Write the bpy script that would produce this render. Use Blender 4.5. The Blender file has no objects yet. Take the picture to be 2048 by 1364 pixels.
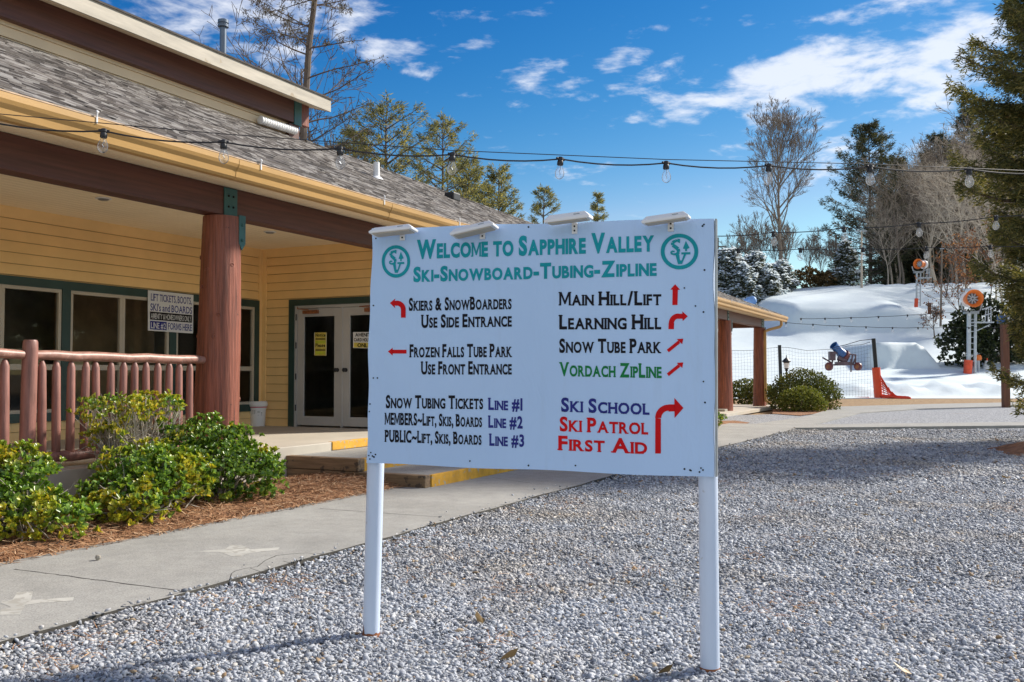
import bpy, math, random
import numpy as np
from mathutils import Vector, Matrix

random.seed(7)
RNG = np.random.default_rng(7)
S = bpy.context.scene
R = math.radians

# ------------------------------------------------------------------ camera
FPX, EYE = 1900.0, 1.4                       # focal length in pixels of a 2048 wide frame, eye height
YAW, PITCH = math.atan(946 / FPX), math.atan(66 / FPX)
cam_data = bpy.data.cameras.new("camera")
cam_data.sensor_width = 36
cam_data.lens = 36 * FPX / 2048
cam_data.clip_start, cam_data.clip_end = 0.05, 3000
cam = bpy.data.objects.new("camera", cam_data)
S.collection.objects.link(cam)
cam.location = (0, 0, EYE)
cam.rotation_euler = (math.pi / 2 + PITCH, 0, YAW)
S.camera = cam

# ------------------------------------------------------------------ exposure, sky, sun
S.view_settings.view_transform = 'Standard'
S.view_settings.look = 'None'
S.view_settings.gamma = 1
S.view_settings.exposure = 1.10
SUN_AZ, SUN_EL = R(36), R(36)                # azimuth from +Y towards +X
SKY_STRENGTH, SUN_STRENGTH = 0.10, 3.2

FW = np.array([-math.sin(YAW) * math.cos(PITCH), math.cos(YAW) * math.cos(PITCH), math.sin(PITCH)])
RT = np.array([math.cos(YAW), math.sin(YAW), 0.0])
UP = np.cross(RT, FW)
EYEP = np.array([0, 0, EYE])

def ray(u, v): return FW + RT * (u - 1024) / FPX - UP * (v - 682) / FPX
def gz(u, v, z=0.0):                         # the point of the level z that the photo shows at (u, v)
    d = ray(u, v); return EYEP + d * ((z - EYE) / d[2])
def gx(u, v, x):
    d = ray(u, v); return EYEP + d * (x / d[0])
def gy(u, v, y):
    d = ray(u, v); return EYEP + d * (y / d[1])
def at(u, v, d): return EYEP + ray(u, v) * d
FH = np.array([-math.sin(YAW), math.cos(YAW), 0.0])
def ad(a, d, z=0.0): return RT * a + FH * d + np.array([0, 0, z])
def ud(u, d, z=0.0): return ad((u - 1024) / FPX * d, d, z)

world = bpy.data.worlds.new("World")
S.world = world
world.use_nodes = True
nt = world.node_tree
for n in list(nt.nodes): nt.nodes.remove(n)
def N(t, **kw):
    n = nt.nodes.new(t)
    for k, v in kw.items(): setattr(n, k, v)
    return n
def LK(a, b): nt.links.new(a, b)
def math_node(op, a, b=None, c=None, clamp=False):
    n = N('ShaderNodeMath', operation=op); n.use_clamp = clamp
    for i, x in enumerate((a, b, c)):
        if x is None: continue
        if isinstance(x, (int, float)): n.inputs[i].default_value = x
        else: LK(x, n.inputs[i])
    return n.outputs[0]
sky = N('ShaderNodeTexSky', sky_type='NISHITA')
sky.sun_disc = False
sky.sun_elevation = SUN_EL
sky.sun_rotation = SUN_AZ
sky.altitude = 900
sky.air_density = 1.0; sky.dust_density = 0.35; sky.ozone_density = 2.2
hsv = N('ShaderNodeHueSaturation')
hsv.inputs['Saturation'].default_value = 1.25
hsv.inputs['Value'].default_value = 0.80
LK(sky.outputs[0], hsv.inputs['Color'])
tc = N('ShaderNodeTexCoord')
sep = N('ShaderNodeSeparateXYZ'); LK(tc.outputs['Generated'], sep.inputs[0])
# cloud banks: each at its own direction of the sky, broken up by noise on a flat cloud layer
den = math_node('ADD', math_node('MAXIMUM', sep.outputs[2], 0.02), 0.22)
cmb = N('ShaderNodeCombineXYZ')
LK(math_node('DIVIDE', sep.outputs[0], den), cmb.inputs[0])
LK(math_node('DIVIDE', sep.outputs[1], den), cmb.inputs[1])
LK(math_node('MULTIPLY', sep.outputs[2], 3.0), cmb.inputs[2])
nz = N('ShaderNodeTexNoise'); nz.inputs['Scale'].default_value = 6.5
nz.inputs['Detail'].default_value = 9; nz.inputs['Roughness'].default_value = 0.62
nz.inputs['Distortion'].default_value = 0.35
LK(cmb.outputs[0], nz.inputs['Vector'])
nz2 = N('ShaderNodeTexNoise'); nz2.inputs['Scale'].default_value = 22
nz2.inputs['Detail'].default_value = 5; LK(cmb.outputs[0], nz2.inputs['Vector'])
banks = [(780, 95, 120, 46, .85, .3), (1620, 150, 360, 85, 1.15, 0.10), (1900, 110, 170, 75, 1.0, .2), (1250, 175, 120, 36, .8, 0.15), (1820, 215, 150, 40, .85, .15),
         (1650, 245, 70, 26, .8, .3), (480, 20, 240, 100, 1.1, 0), (700, 70, 110, 50, .75, 0), (850, 140, 60, 26, .7, 0), (1800, 15, 260, 34, .8, 0.0),
         (1150, 165, 60, 34, .8, 0), (1080, 145, 110, 34, .85, .1), (1300, 60, 60, 20, .7, .2), (940, 90, 70, 30, .75, .3), (640, 30, 150, 70, 1.0, .1), (1420, 215, 60, 24, .7, .2), (1690, 290, 120, 34, .75, .25), (1950, 250, 120, 50, .8, .2), (1220, 130, 70, 30, .8, .3), (400, 60, 90, 50, .9, .1), (1120, 350, 80, 22, .5, 0), (1480, 295, 70, 20, .6, .2), (1700, 330, 130, 32, .75, .2), (1000, 30, 140, 26, .55, 0), (600, 110, 130, 50, .8, 0), (1530, 62, 50, 16, .7, .1),
         (-500, -100, 500, 160, .9, 0), (2600, 0, 400, 120, .9, 0), (1300, -320, 500, 110, .8, 0), (3600, 250, 500, 120, .9, 0)]
# unseen cloud banks added behind and above the viewer to brighten the shade
for (az_, el_, a_, w_) in ((130, 32, 1200, 1.5), (180, 30, 1500, 1.6), (230, 30, 1200, 1.5), (180, 66, 1300, 1.4), (285, 38, 900, 1.3), (75, 55, 700, 1.0)):
    t_ = YAW + R(az_); banks.append((np.array([-math.sin(t_) * math.cos(R(el_)), math.cos(t_) * math.cos(R(el_)), math.sin(R(el_))]), None, a_, a_ * .6, w_, 0))
acc = None
for (u, v, a, b, w, tilt) in banks:
    c = ray(u, v) if v is not None else u; c = c / np.linalg.norm(c)
    right = np.cross(c, [0, 0, 1.0]); right /= np.linalg.norm(right); upv = np.cross(right, c)
    r2 = right * math.cos(tilt) + upv * math.sin(tilt); u2 = -right * math.sin(tilt) + upv * math.cos(tilt)
    def dot(vec, sc):
        n = N('ShaderNodeVectorMath', operation='DOT_PRODUCT'); LK(tc.outputs['Generated'], n.inputs[0])
        n.inputs[1].default_value = tuple(np.array(vec) * sc); return n.outputs['Value']
    x, y = dot(r2, FPX / a), dot(u2, FPX / b)
    rr = math_node('SQRT', math_node('ADD', math_node('MULTIPLY', x, x), math_node('MULTIPLY', y, y)))
    front = math_node('GREATER_THAN', dot(c, 1.0), 0.2)
    m = math_node('MULTIPLY', math_node('MULTIPLY', math_node('SUBTRACT', 1.25, rr, clamp=True), w), front)
    acc = m if acc is None else math_node('MAXIMUM', acc, m)
dens = math_node('ADD', math_node('MULTIPLY', acc, 0.62), math_node('MULTIPLY', math_node('SUBTRACT', nz.outputs[0], 0.5), 1.9))
dens = math_node('ADD', dens, math_node('MULTIPLY', math_node('SUBTRACT', nz2.outputs[0], 0.5), 0.8))
mr = N('ShaderNodeMapRange', interpolation_type='SMOOTHSTEP')
mr.inputs['From Min'].default_value = 0.24; mr.inputs['From Max'].default_value = 0.86
LK(dens, mr.inputs['Value'])
cl = N('ShaderNodeMix', data_type='RGBA')
LK(math_node('MULTIPLY', mr.outputs[0], 0.80), cl.inputs['Factor'])
sc_ = N('ShaderNodeSeparateColor'); LK(hsv.outputs[0], sc_.inputs[0]); cc_ = N('ShaderNodeCombineColor')
for ch_, (k_, g_, m_) in enumerate(((.38, 2.8, .95), (.39, 1.6, .90), (.62, 1.1, .84))):
    LK(math_node('MINIMUM', math_node('MULTIPLY', math_node('POWER', sc_.outputs[ch_], g_), k_), math_node('MULTIPLY', sc_.outputs[ch_], m_)), cc_.inputs[ch_])
LK(cc_.outputs[0], cl.inputs['A'])
cl.inputs['B'].default_value = (4.7, 4.85, 5.2, 1)
bg = N('ShaderNodeBackground'); bg.inputs['Strength'].default_value = SKY_STRENGTH
LK(cl.outputs['Result'], bg.inputs['Color'])
wo = N('ShaderNodeOutputWorld'); LK(bg.outputs[0], wo.inputs['Surface'])

sun_data = bpy.data.lights.new("sun", 'SUN')
sun_data.energy = SUN_STRENGTH
sun_data.angle = R(5.0)
sun_data.color = (1.0, 0.93, 0.82)
sun = bpy.data.objects.new("sun", sun_data)
S.collection.objects.link(sun)
SUNV = Vector((math.sin(SUN_AZ) * math.cos(SUN_EL), math.cos(SUN_AZ) * math.cos(SUN_EL), math.sin(SUN_EL)))
sun.rotation_euler = SUNV.to_track_quat('Z', 'Y').to_euler()
sun.location = (10, 10, 30)

# ------------------------------------------------------------------ helpers: objects
COL = S.collection
def tag(o, label=None, cat=None, group=None, kind=None):
    if label: o['label'] = label
    if cat: o['category'] = cat
    if group: o['group'] = group
    if kind: o['kind'] = kind
    return o
def empty(name, loc, label=None, cat=None, group=None, rz=0.0):
    o = bpy.data.objects.new(name, None); COL.objects.link(o)
    o.empty_display_size = 0.1
    o.location = tuple(loc); o.rotation_euler = (0, 0, rz)
    return tag(o, label, cat, group)
def world_of(p):
    if p is None: return Matrix.Identity(4)
    return world_of(p.parent) @ p.matrix_parent_inverse @ Matrix.Translation(p.location) @ p.rotation_euler.to_matrix().to_4x4()
def adopt(o, parent, world_space=True):
    o.parent = parent
    if world_space and parent is not None:
        m = world_of(parent)
        o.matrix_parent_inverse = m.inverted()
    return o
def link_mesh(name, me, mat, parent=None, world_space=True, smooth=False):
    o = bpy.data.objects.new(name, me); COL.objects.link(o)
    if mat is not None: me.materials.append(mat)
    if smooth:
        me.polygons.foreach_set('use_smooth', [True] * len(me.polygons))
    if parent is not None: adopt(o, parent, world_space)
    return o
def copy_tree(o, parent=None):
    c = o.copy(); COL.objects.link(c)
    if parent is not None: c.parent = parent
    for ch in [x for x in COL.objects if x.parent == o]: copy_tree(ch, c)
    return c

class MB:
    def __init__(s): s.v, s.f = [], []
    def add(s, vs, fs):
        b = len(s.v); s.v += [tuple(map(float, p)) for p in vs]; s.f += [tuple(b + i for i in f) for f in fs]; return s
    def box(s, x0, x1, y0, y1, z0, z1):
        return s.add([(x0, y0, z0), (x1, y0, z0), (x1, y1, z0), (x0, y1, z0), (x0, y0, z1), (x1, y0, z1), (x1, y1, z1), (x0, y1, z1)],
                     [(3, 2, 1, 0), (4, 5, 6, 7), (0, 1, 5, 4), (1, 2, 6, 5), (2, 3, 7, 6), (3, 0, 4, 7)])
    def obox(s, c, ax, ay, az, hx, hy, hz):   # oriented box: centre, three axes, half sizes
        c, ax, ay, az = map(np.array, (c, ax, ay, az)); vs = []
        for k in (-1, 1):
            for (i, j) in ((-1, -1), (1, -1), (1, 1), (-1, 1)): vs.append(c + ax * hx * i + ay * hy * j + az * hz * k)
        return s.add(vs, [(3, 2, 1, 0), (4, 5, 6, 7), (0, 1, 5, 4), (1, 2, 6, 5), (2, 3, 7, 6), (3, 0, 4, 7)])
    def tube(s, pts, rad, n=8, cap=True):
        pts = [np.array(p, float) for p in pts]
        if not hasattr(rad, '__len__'): rad = [rad] * len(pts)
        rings = []; prev = None
        for i, p in enumerate(pts):
            t = pts[min(i + 1, len(pts) - 1)] - pts[max(i - 1, 0)]; t = t / (np.linalg.norm(t) + 1e-9)
            if prev is None:
                a = np.array([0, 0, 1.0]) if abs(t[2]) < .9 else np.array([1.0, 0, 0])
                prev = np.cross(t, a)
            prev = prev - t * (prev @ t); prev /= np.linalg.norm(prev) + 1e-9
            b = np.cross(t, prev)
            rings.append([p + (prev * math.cos(2 * math.pi * k / n) + b * math.sin(2 * math.pi * k / n)) * rad[i] for k in range(n)])
        vs = [q for r_ in rings for q in r_]; fs = []
        for i in range(len(rings) - 1):
            for k in range(n):
                fs.append((i * n + k, i * n + (k + 1) % n, (i + 1) * n + (k + 1) % n, (i + 1) * n + k))
        if cap:
            fs.append(tuple(range(n - 1, -1, -1))); m = (len(rings) - 1) * n
            fs.append(tuple(range(m, m + n)))
        return s.add(vs, fs)
    def cyl(s, p0, p1, r0, r1=None, n=16): return s.tube([p0, p1], [r0, r0 if r1 is None else r1], n)
    def prism(s, poly, vec):                  # polygon (3-D points) pushed along vec
        n = len(poly); vec = np.array(vec, float); top = [np.array(p, float) + vec for p in poly]
        fs = [tuple(range(n - 1, -1, -1)), tuple(range(n, 2 * n))] + [(i, (i + 1) % n, n + (i + 1) % n, n + i) for i in range(n)]
        return s.add(list(poly) + top, fs)
    def lathe(s, c, prof, n=24, axis=(0, 0, 1)):   # prof: (radius, height) pairs
        ax = np.array(axis, float); ax /= np.linalg.norm(ax)
        a = np.array([0, 0, 1.0]) if abs(ax[2]) < .9 else np.array([1.0, 0, 0])
        e1 = np.cross(ax, a); e1 /= np.linalg.norm(e1); e2 = np.cross(ax, e1); c = np.array(c, float)
        vs, fs = [], []
        for (r, h) in prof:
            for k in range(n):
                t = 2 * math.pi * k / n; vs.append(c + ax * h + (e1 * math.cos(t) + e2 * math.sin(t)) * r)
        for i in range(len(prof) - 1):
            for k in range(n): fs.append((i * n + k, i * n + (k + 1) % n, (i + 1) * n + (k + 1) % n, (i + 1) * n + k))
        fs.append(tuple(range(n - 1, -1, -1))); m = (len(prof) - 1) * n; fs.append(tuple(range(m, m + n)))
        return s.add(vs, fs)
    def build(s, name, mat, parent=None, smooth=False, bevel=0.0, fix=True, world_space=True):
        me = bpy.data.meshes.new(name); me.from_pydata(s.v, [], s.f); me.update()
        if fix:
            import bmesh
            bm = bmesh.new(); bm.from_mesh(me); bmesh.ops.recalc_face_normals(bm, faces=bm.faces)
            if bevel:
                es = [e for e in bm.edges if len(e.link_faces) == 2 and e.calc_face_angle(0) > 0.6]
                bmesh.ops.bevel(bm, geom=es, offset=bevel, segments=2, affect='EDGES', profile=.6)
            bm.to_mesh(me); bm.free()
        o = link_mesh(name, me, mat, parent, world_space)
        if smooth:
            me.polygons.foreach_set('use_smooth', [True] * len(me.polygons))
            try: me.set_sharp_from_angle(angle=R(38))
            except Exception: pass
        return o

def np_mesh(name, V, F, mat, parent=None, smooth=False, world_space=True):
    """V (n,3) floats, F (m,k) ints; fast path for leaves, needles and stones"""
    me = bpy.data.meshes.new(name)
    F = np.asarray(F, np.int32); m, k = F.shape
    me.vertices.add(len(V)); me.vertices.foreach_set('co', np.asarray(V, np.float32).ravel())
    me.loops.add(m * k); me.loops.foreach_set('vertex_index', F.ravel())
    me.polygons.add(m); me.polygons.foreach_set('loop_start', np.arange(0, m * k, k, dtype=np.int32))
    try: me.polygons.foreach_set('loop_total', np.full(m, k, np.int32))
    except Exception: pass
    me.update(calc_edges=True)
    if smooth: me.polygons.foreach_set('use_smooth', np.ones(m, bool))
    return link_mesh(name, me, mat, parent, world_space)

def sheet(name, px, z, mat, kind='structure', th=0.0, parent=None, pts=None):
    P = [gz(u, v, z) for (u, v) in px] if pts is None else [np.array([p[0], p[1], z]) for p in pts]
    mb = MB()
    if th: mb.prism([p - np.array([0, 0, th]) for p in P], (0, 0, th))
    else: mb.add(P, [tuple(range(len(P)))])
    o = mb.build(name, mat, parent)
    if not th:
        me = o.data
        if me.polygons[0].normal.z < 0: me.flip_normals()
    if kind: o['kind'] = kind
    return o

# ------------------------------------------------------------------ helpers: materials
def new_mat(name):
    m = bpy.data.materials.new(name); m.use_nodes = True
    t = m.node_tree; t.nodes.clear()
    out = t.nodes.new('ShaderNodeOutputMaterial'); p = t.nodes.new('ShaderNodeBsdfPrincipled')
    t.links.new(p.outputs[0], out.inputs[0])
    return m, t, p, out
def ramp(t, fac, stops):
    r = t.nodes.new('ShaderNodeValToRGB'); e = r.color_ramp.elements
    while len(e) > 1: e.remove(e[-1])
    e[0].position = stops[0][0]; e[0].color = (*stops[0][1], 1)
    for (pos, c) in stops[1:]:
        q = e.new(pos); q.color = (*c, 1)
    t.links.new(fac, r.inputs[0]); return r.outputs[0]
def noise(t, scale, detail=4, rough=.55, stretch=(1, 1, 1), coord='Object', dist=0.0):
    c = t.nodes.new('ShaderNodeTexCoord'); mp = t.nodes.new('ShaderNodeMapping')
    mp.inputs['Scale'].default_value = stretch; t.links.new(c.outputs[coord], mp.inputs['Vector'])
    n = t.nodes.new('ShaderNodeTexNoise'); n.inputs['Scale'].default_value = scale; n.inputs['Detail'].default_value = detail
    n.inputs['Roughness'].default_value = rough; n.inputs['Distortion'].default_value = dist
    t.links.new(mp.outputs[0], n.inputs['Vector']); return n.outputs[0]
def bump(t, p, h, strength, dist=0.01):
    b = t.nodes.new('ShaderNodeBump'); b.inputs['Strength'].default_value = strength; b.inputs['Distance'].default_value = dist
    t.links.new(h, b.inputs['Height']); t.links.new(b.outputs[0], p.inputs['Normal'])
def mixc(t, fac, a, b, mode='MIX'):
    m = t.nodes.new('ShaderNodeMix'); m.data_type = 'RGBA'; m.blend_type = mode
    for s_, x in (('Factor', fac), ('A', a), ('B', b)):
        if isinstance(x, (int, float)): m.inputs[s_].default_value = x
        elif isinstance(x, tuple): m.inputs[s_].default_value = (*x, 1)
        else: t.links.new(x, m.inputs[s_])
    return m.outputs['Result']
def plain(name, col, rough=.6, var=.18, vs=3.0, bs=40.0, bstr=.15, metal=0.0, stretch=(1, 1, 1), spec=.5, bdist=.004, speck=None):
    m, t, p, _ = new_mat(name)
    lo = tuple(c * (1 - var) for c in col); hi = tuple(min(1, c * (1 + var)) for c in col)
    c = ramp(t, noise(t, vs, 5, .6, stretch), [(.32, lo), (.68, hi)])
    if speck:                                    # wear marks: (colour, scale, threshold)
        c = mixc(t, ramp(t, noise(t, speck[1], 3, .6), [(speck[2], (0, 0, 0)), (speck[2] + .05, (1, 1, 1))]), c, speck[0])
    t.links.new(c, p.inputs['Base Color'])
    p.inputs['Roughness'].default_value = rough; p.inputs['Metallic'].default_value = metal
    p.inputs['Specular IOR Level'].default_value = spec
    if bstr: bump(t, p, noise(t, bs, 4, .6, stretch), bstr, bdist)
    return m
def island(t):
    g = t.nodes.new('ShaderNodeNewGeometry'); return g.outputs['Random Per Island']
def leafy(name, stops, rough=.4, patch=None, trans=.25, spec=.5):
    """leaf material: each leaf its own tone; patch = (colour, noise scale, threshold) for growth of another colour"""
    m, t, p, out = new_mat(name)
    c = ramp(t, island(t), stops)
    if patch: c = mixc(t, ramp(t, noise(t, patch[1], 2, .5), [(patch[2], (0, 0, 0)), (patch[2] + .12, (1, 1, 1))]), c, ramp(t, island(t), patch[0]))
    t.links.new(c, p.inputs['Base Color']); p.inputs['Roughness'].default_value = rough
    p.inputs['Specular IOR Level'].default_value = spec
    if trans:
        tr = t.nodes.new('ShaderNodeBsdfTranslucent'); t.links.new(mixc(t, 1.0, c, (1.6, 1.5, .7), 'MULTIPLY'), tr.inputs[0])
        mx = t.nodes.new('ShaderNodeMixShader'); mx.inputs[0].default_value = trans
        t.links.new(p.outputs[0], mx.inputs[1]); t.links.new(tr.outputs[0], mx.inputs[2]); t.links.new(mx.outputs[0], out.inputs[0])
    return m
# ------------------------------------------------------------------ materials
MAT = {}
MAT['siding'] = plain('siding', (.90, .61, .27), .6, .07, 1.2, 60, .08)
MAT['siding_pale'] = plain('siding_pale', (.78, .60, .38), .6, .06, 1.2, 60, .08)
MAT['beige'] = plain('beige', (.43, .385, .31), .6, .2, 2.5, 30, .1, stretch=(1, .4, 3), speck=((.34, .27, .18), 3.5, .64))
MAT['soffit'] = plain('soffit', (.93, .78, .54), .7, .05, 1.0, 20, .04)
MAT['gutter'] = plain('gutter', (.50, .295, .10), .4, .14, 1.2, 40, .05, stretch=(3, .5, 3))
MAT['beam'] = plain('beam', (.105, .036, .024), .5, .28, 4.0, 18, .35, stretch=(2, .22, 6))
MAT['log'] = plain('log', (.25, .078, .046), .5, .42, 6, 9, .9, stretch=(5, 5, .22), bdist=.014, speck=((.02, .009, .007), 11, .71))
def cracks(m, col, scale, stretch, th):          # dark drying cracks along the grain
    t = m.node_tree; p = [n for n in t.nodes if n.type == 'BSDF_PRINCIPLED'][0]; src = p.inputs['Base Color'].links[0].from_socket
    f = ramp(t, noise(t, scale, 3, .5, stretch, dist=.6), [(th, (0, 0, 0)), (th + .03, (.85, .85, .85))])
    t.links.new(mixc(t, f, src, col), p.inputs['Base Color'])
cracks(MAT['log'], (.045, .016, .012), 5, (9, 9, .16), .66)
MAT['rail'] = plain('rail', (.28, .125, .098), .5, .32, 7, 22, .6, stretch=(3, 3, .4), speck=((.5, .42, .38), 28, .74))
MAT['rail_top'] = plain('rail_top', (.33, .165, .125), .45, .32, 14, 25, .3, speck=((.45, .38, .33), 60, .62))
cracks(MAT['rail'], (.09, .035, .027), 6, (9, 9, .3), .68)
MAT['green'] = plain('green', (.022, .055, .048), .45, .15, 3, 30, .08)
MAT['green_steel'] = plain('green_steel', (.035, .12, .115), .45, .15, 6, 30, .1)
MAT['frame'] = plain('frame', (.50, .44, .35), .5, .06, 3, 30, .04)
MAT['door'] = plain('door', (.47, .46, .45), .45, .06, 2, 30, .04)
m, t, p, _ = new_mat('concrete')
cc = ramp(t, noise(t, .9, 7, .68), [(.3, (.265, .258, .238)), (.7, (.355, .348, .325))])
cc = mixc(t, .8, cc, ramp(t, noise(t, 95, 4, .75), [(.33, (.55, .55, .55)), (.5, (1, 1, 1)), (.68, (1.38, 1.38, 1.36))]), 'MULTIPLY')
cc = mixc(t, .6, cc, ramp(t, noise(t, 7, 4, .6), [(.3, (.82, .82, .82)), (.7, (1.12, 1.12, 1.1))]), 'MULTIPLY')
t.links.new(cc, p.inputs['Base Color']); p.inputs['Roughness'].default_value = .9; bump(t, p, noise(t, 150, 4), .5, .003); MAT['concrete'] = m
MAT['porch_concrete'] = plain('porch_concrete', (.52, .47, .39), .6, .1, 1.0, 90, .12)
MAT['timber'] = plain('timber', (.19, .125, .07), .8, .35, 4, 16, .6, stretch=(.5, 3, 8), speck=((.07, .05, .035), 7, .6))
MAT['yellow'] = plain('yellow', (.66, .34, .03), .75, .2, 6, 30, .3, speck=((.36, .33, .27), 14, .60))
MAT['white'] = plain('white', (.80, .80, .80), .45, .05, 3, 40, .05)
MAT['white_wear'] = plain('white_wear', (.78, .79, .80), .4, .04, 3, 40, .08, speck=((.5, .48, .44), 16, .73))
MAT['black'] = plain('black', (.012, .012, .014), .5, .2, 5, 30, .1)
MAT['steel'] = plain('steel', (.32, .34, .36), .4, .15, 5, 30, .1, metal=.7)
MAT['rust'] = plain('rust', (.24, .085, .03), .8, .4, 18, 60, .5)
MAT['dark'] = plain('dark', (.012, .011, .01), .9, .1, 3, 30, 0)
MAT['straw'] = plain('straw', (.27, .13, .06), .9, .45, 9, 60, .8, bdist=.03)
MAT['stone_block'] = plain('stone_block', (.33, .30, .25), .9, .15, 6, 60, .4)

m, t, p, _ = new_mat('glass_pane')              # a pane over a dark room: some of the inside, some of the sky
tr = t.nodes.new('ShaderNodeBsdfTransparent'); tr.inputs[0].default_value = (.86, .89, .87, 1)
gl = t.nodes.new('ShaderNodeBsdfGlossy'); gl.inputs['Roughness'].default_value = .012
fr = t.nodes.new('ShaderNodeFresnel'); fr.inputs[0].default_value = 1.42
bmp = t.nodes.new('ShaderNodeBump'); bmp.inputs['Strength'].default_value = .05; bmp.inputs['Distance'].default_value = .02
t.links.new(noise(t, 1.3, 1), bmp.inputs['Height']); t.links.new(bmp.outputs[0], gl.inputs['Normal'])
mx = t.nodes.new('ShaderNodeMixShader'); t.links.new(fr.outputs[0], mx.inputs[0]); t.links.new(tr.outputs[0], mx.inputs[1]); t.links.new(gl.outputs[0], mx.inputs[2])
t.links.new(mx.outputs[0], _.inputs[0]); t.nodes.remove(p); MAT['glass'] = m

m, t, p, _ = new_mat('shingle')                 # grey brown asphalt shingles: tabs of different tone
c = t.nodes.new('ShaderNodeTexCoord'); mp = t.nodes.new('ShaderNodeMapping'); mp.inputs['Scale'].default_value = (9.0, 6.5, 0.0)
t.links.new(c.outputs['Object'], mp.inputs['Vector'])
vo = t.nodes.new('ShaderNodeTexVoronoi'); vo.inputs['Scale'].default_value = 1.0; vo.inputs['Randomness'].default_value = .85
t.links.new(mp.outputs[0], vo.inputs['Vector'])
sp = t.nodes.new('ShaderNodeSeparateColor'); t.links.new(vo.outputs['Color'], sp.inputs[0])
cc = ramp(t, sp.outputs[0], [(0, (.022, .018, .015)), (.3, (.07, .058, .05)), (.62, (.145, .13, .118)), (1, (.30, .285, .27))])
cc = mixc(t, .55, cc, ramp(t, noise(t, 120, 3), [(.3, (.4, .4, .4)), (.7, (1.3, 1.3, 1.3))]), 'MULTIPLY')
cc = mixc(t, .5, cc, ramp(t, noise(t, .8, 4), [(.3, (.7, .7, .7)), (.7, (1.25, 1.2, 1.15))]), 'MULTIPLY')
t.links.new(cc, p.inputs['Base Color']); p.inputs['Roughness'].default_value = .9
bump(t, p, noise(t, 140, 3), .5, .004); MAT['shingle'] = m

def stone_mat(name, base, warm_at=.62):
    m, t, p, _ = new_mat(name)
    c = t.nodes.new('ShaderNodeTexCoord')
    vo = t.nodes.new('ShaderNodeTexVoronoi'); vo.inputs['Scale'].default_value = 34; t.links.new(c.outputs['Object'], vo.inputs['Vector'])
    ve = t.nodes.new('ShaderNodeTexVoronoi'); ve.inputs['Scale'].default_value = 34; t.links.new(c.outputs['Object'], ve.inputs['Vector'])
    sp = t.nodes.new('ShaderNodeSeparateColor'); t.links.new(vo.outputs['Color'], sp.inputs[0])
    col = ramp(t, sp.outputs[0], [(0, tuple(x * .35 for x in base)), (.4, tuple(x * .8 for x in base)), (1, tuple(min(1, x * 1.55) for x in base))])
    dirt = ramp(t, noise(t, .42, 5, .65), [(warm_at, (0, 0, 0)), (warm_at + .16, (1, 1, 1))])
    col = mixc(t, dirt, col, mixc(t, .75, col, (1.0, .78, .5), 'MULTIPLY'))
    col = mixc(t, ramp(t, ve.outputs['Distance'], [(.4, (0, 0, 0)), (.8, (.6, .6, .6))]), col, (.10, .095, .09))
    t.links.new(col, p.inputs['Base Color']); p.inputs['Roughness'].default_value = .85
    bump(t, p, mixc(t, .5, ve.outputs['Distance'], noise(t, 55, 3)), .9, -.02); return m
MAT['gravel'] = stone_mat('gravel', (.33, .342, .362))
m, t, p, _ = new_mat('pebble')
col = ramp(t, island(t), [(0, (.11, .12, .14)), (.2, (.25, .27, .305)), (.5, (.40, .42, .455)), (.82, (.49, .505, .53)), (.95, (.56, .56, .555)), (.978, (.40, .32, .22)), (1, (.33, .21, .11))])
col = mixc(t, .5, col, ramp(t, noise(t, 110, 3), [(.3, (.6, .6, .6)), (.7, (1.3, 1.3, 1.3))]), 'MULTIPLY')
dirt = ramp(t, noise(t, .42, 5, .65), [(.50, (0, 0, 0)), (.74, (1, 1, 1))])
col = mixc(t, dirt, col, mixc(t, .9, col, (.98, .80, .58), 'MULTIPLY'))
col = mixc(t, .6, col, ramp(t, noise(t, 1.4, 4, .6), [(.3, (.74, .75, .78)), (.7, (1.2, 1.2, 1.2))]), 'MULTIPLY')
t.links.new(col, p.inputs['Base Color']); p.inputs['Roughness'].default_value = .8; MAT['pebble'] = m

m, t, p, _ = new_mat('snow')
col = ramp(t, noise(t, .35, 6, .6), [(.3, (.57, .65, .68)), (.7, (.66, .73, .75))])
col = mixc(t, ramp(t, noise(t, 2.2, 8, .75), [(.66, (0, 0, 0)), (.80, (.45, .45, .45))]), col, (.36, .33, .29))
t.links.new(col, p.inputs['Base Color']); p.inputs['Roughness'].default_value = .7
p.inputs['Specular IOR Level'].default_value = .25
bump(t, p, noise(t, 2.6, 10, .75), .4, .07); MAT['snow'] = m
m, t, p, _ = new_mat('dry_grass')
col = ramp(t, noise(t, 6, 7, .7), [(.3, (.14, .075, .035)), (.5, (.30, .19, .09)), (.7, (.42, .30, .16))])
t.links.new(col, p.inputs['Base Color']); p.inputs['Roughness'].default_value = .95; bump(t, p, noise(t, 30, 5), .8, .03); MAT['dry_grass'] = m

# ------------------------------------------------------------------ the setting
o = MB().add([(-900, -900, -.06), (900, -900, -.06), (900, 900, -.06), (-900, 900, -.06)], [(0, 1, 2, 3)]).build('ground', MAT['dry_grass']); o['kind'] = 'structure'
sheet('gravel_yard', None, 0.0, MAT['gravel'], pts=[(-6.2, -8), (30, -8), (30, 43), (0.9, 48.2), (-4.3, 43.6), (-5.6, 35), (-8, 32), (-8, 23), (-6.2, 12)])

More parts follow.
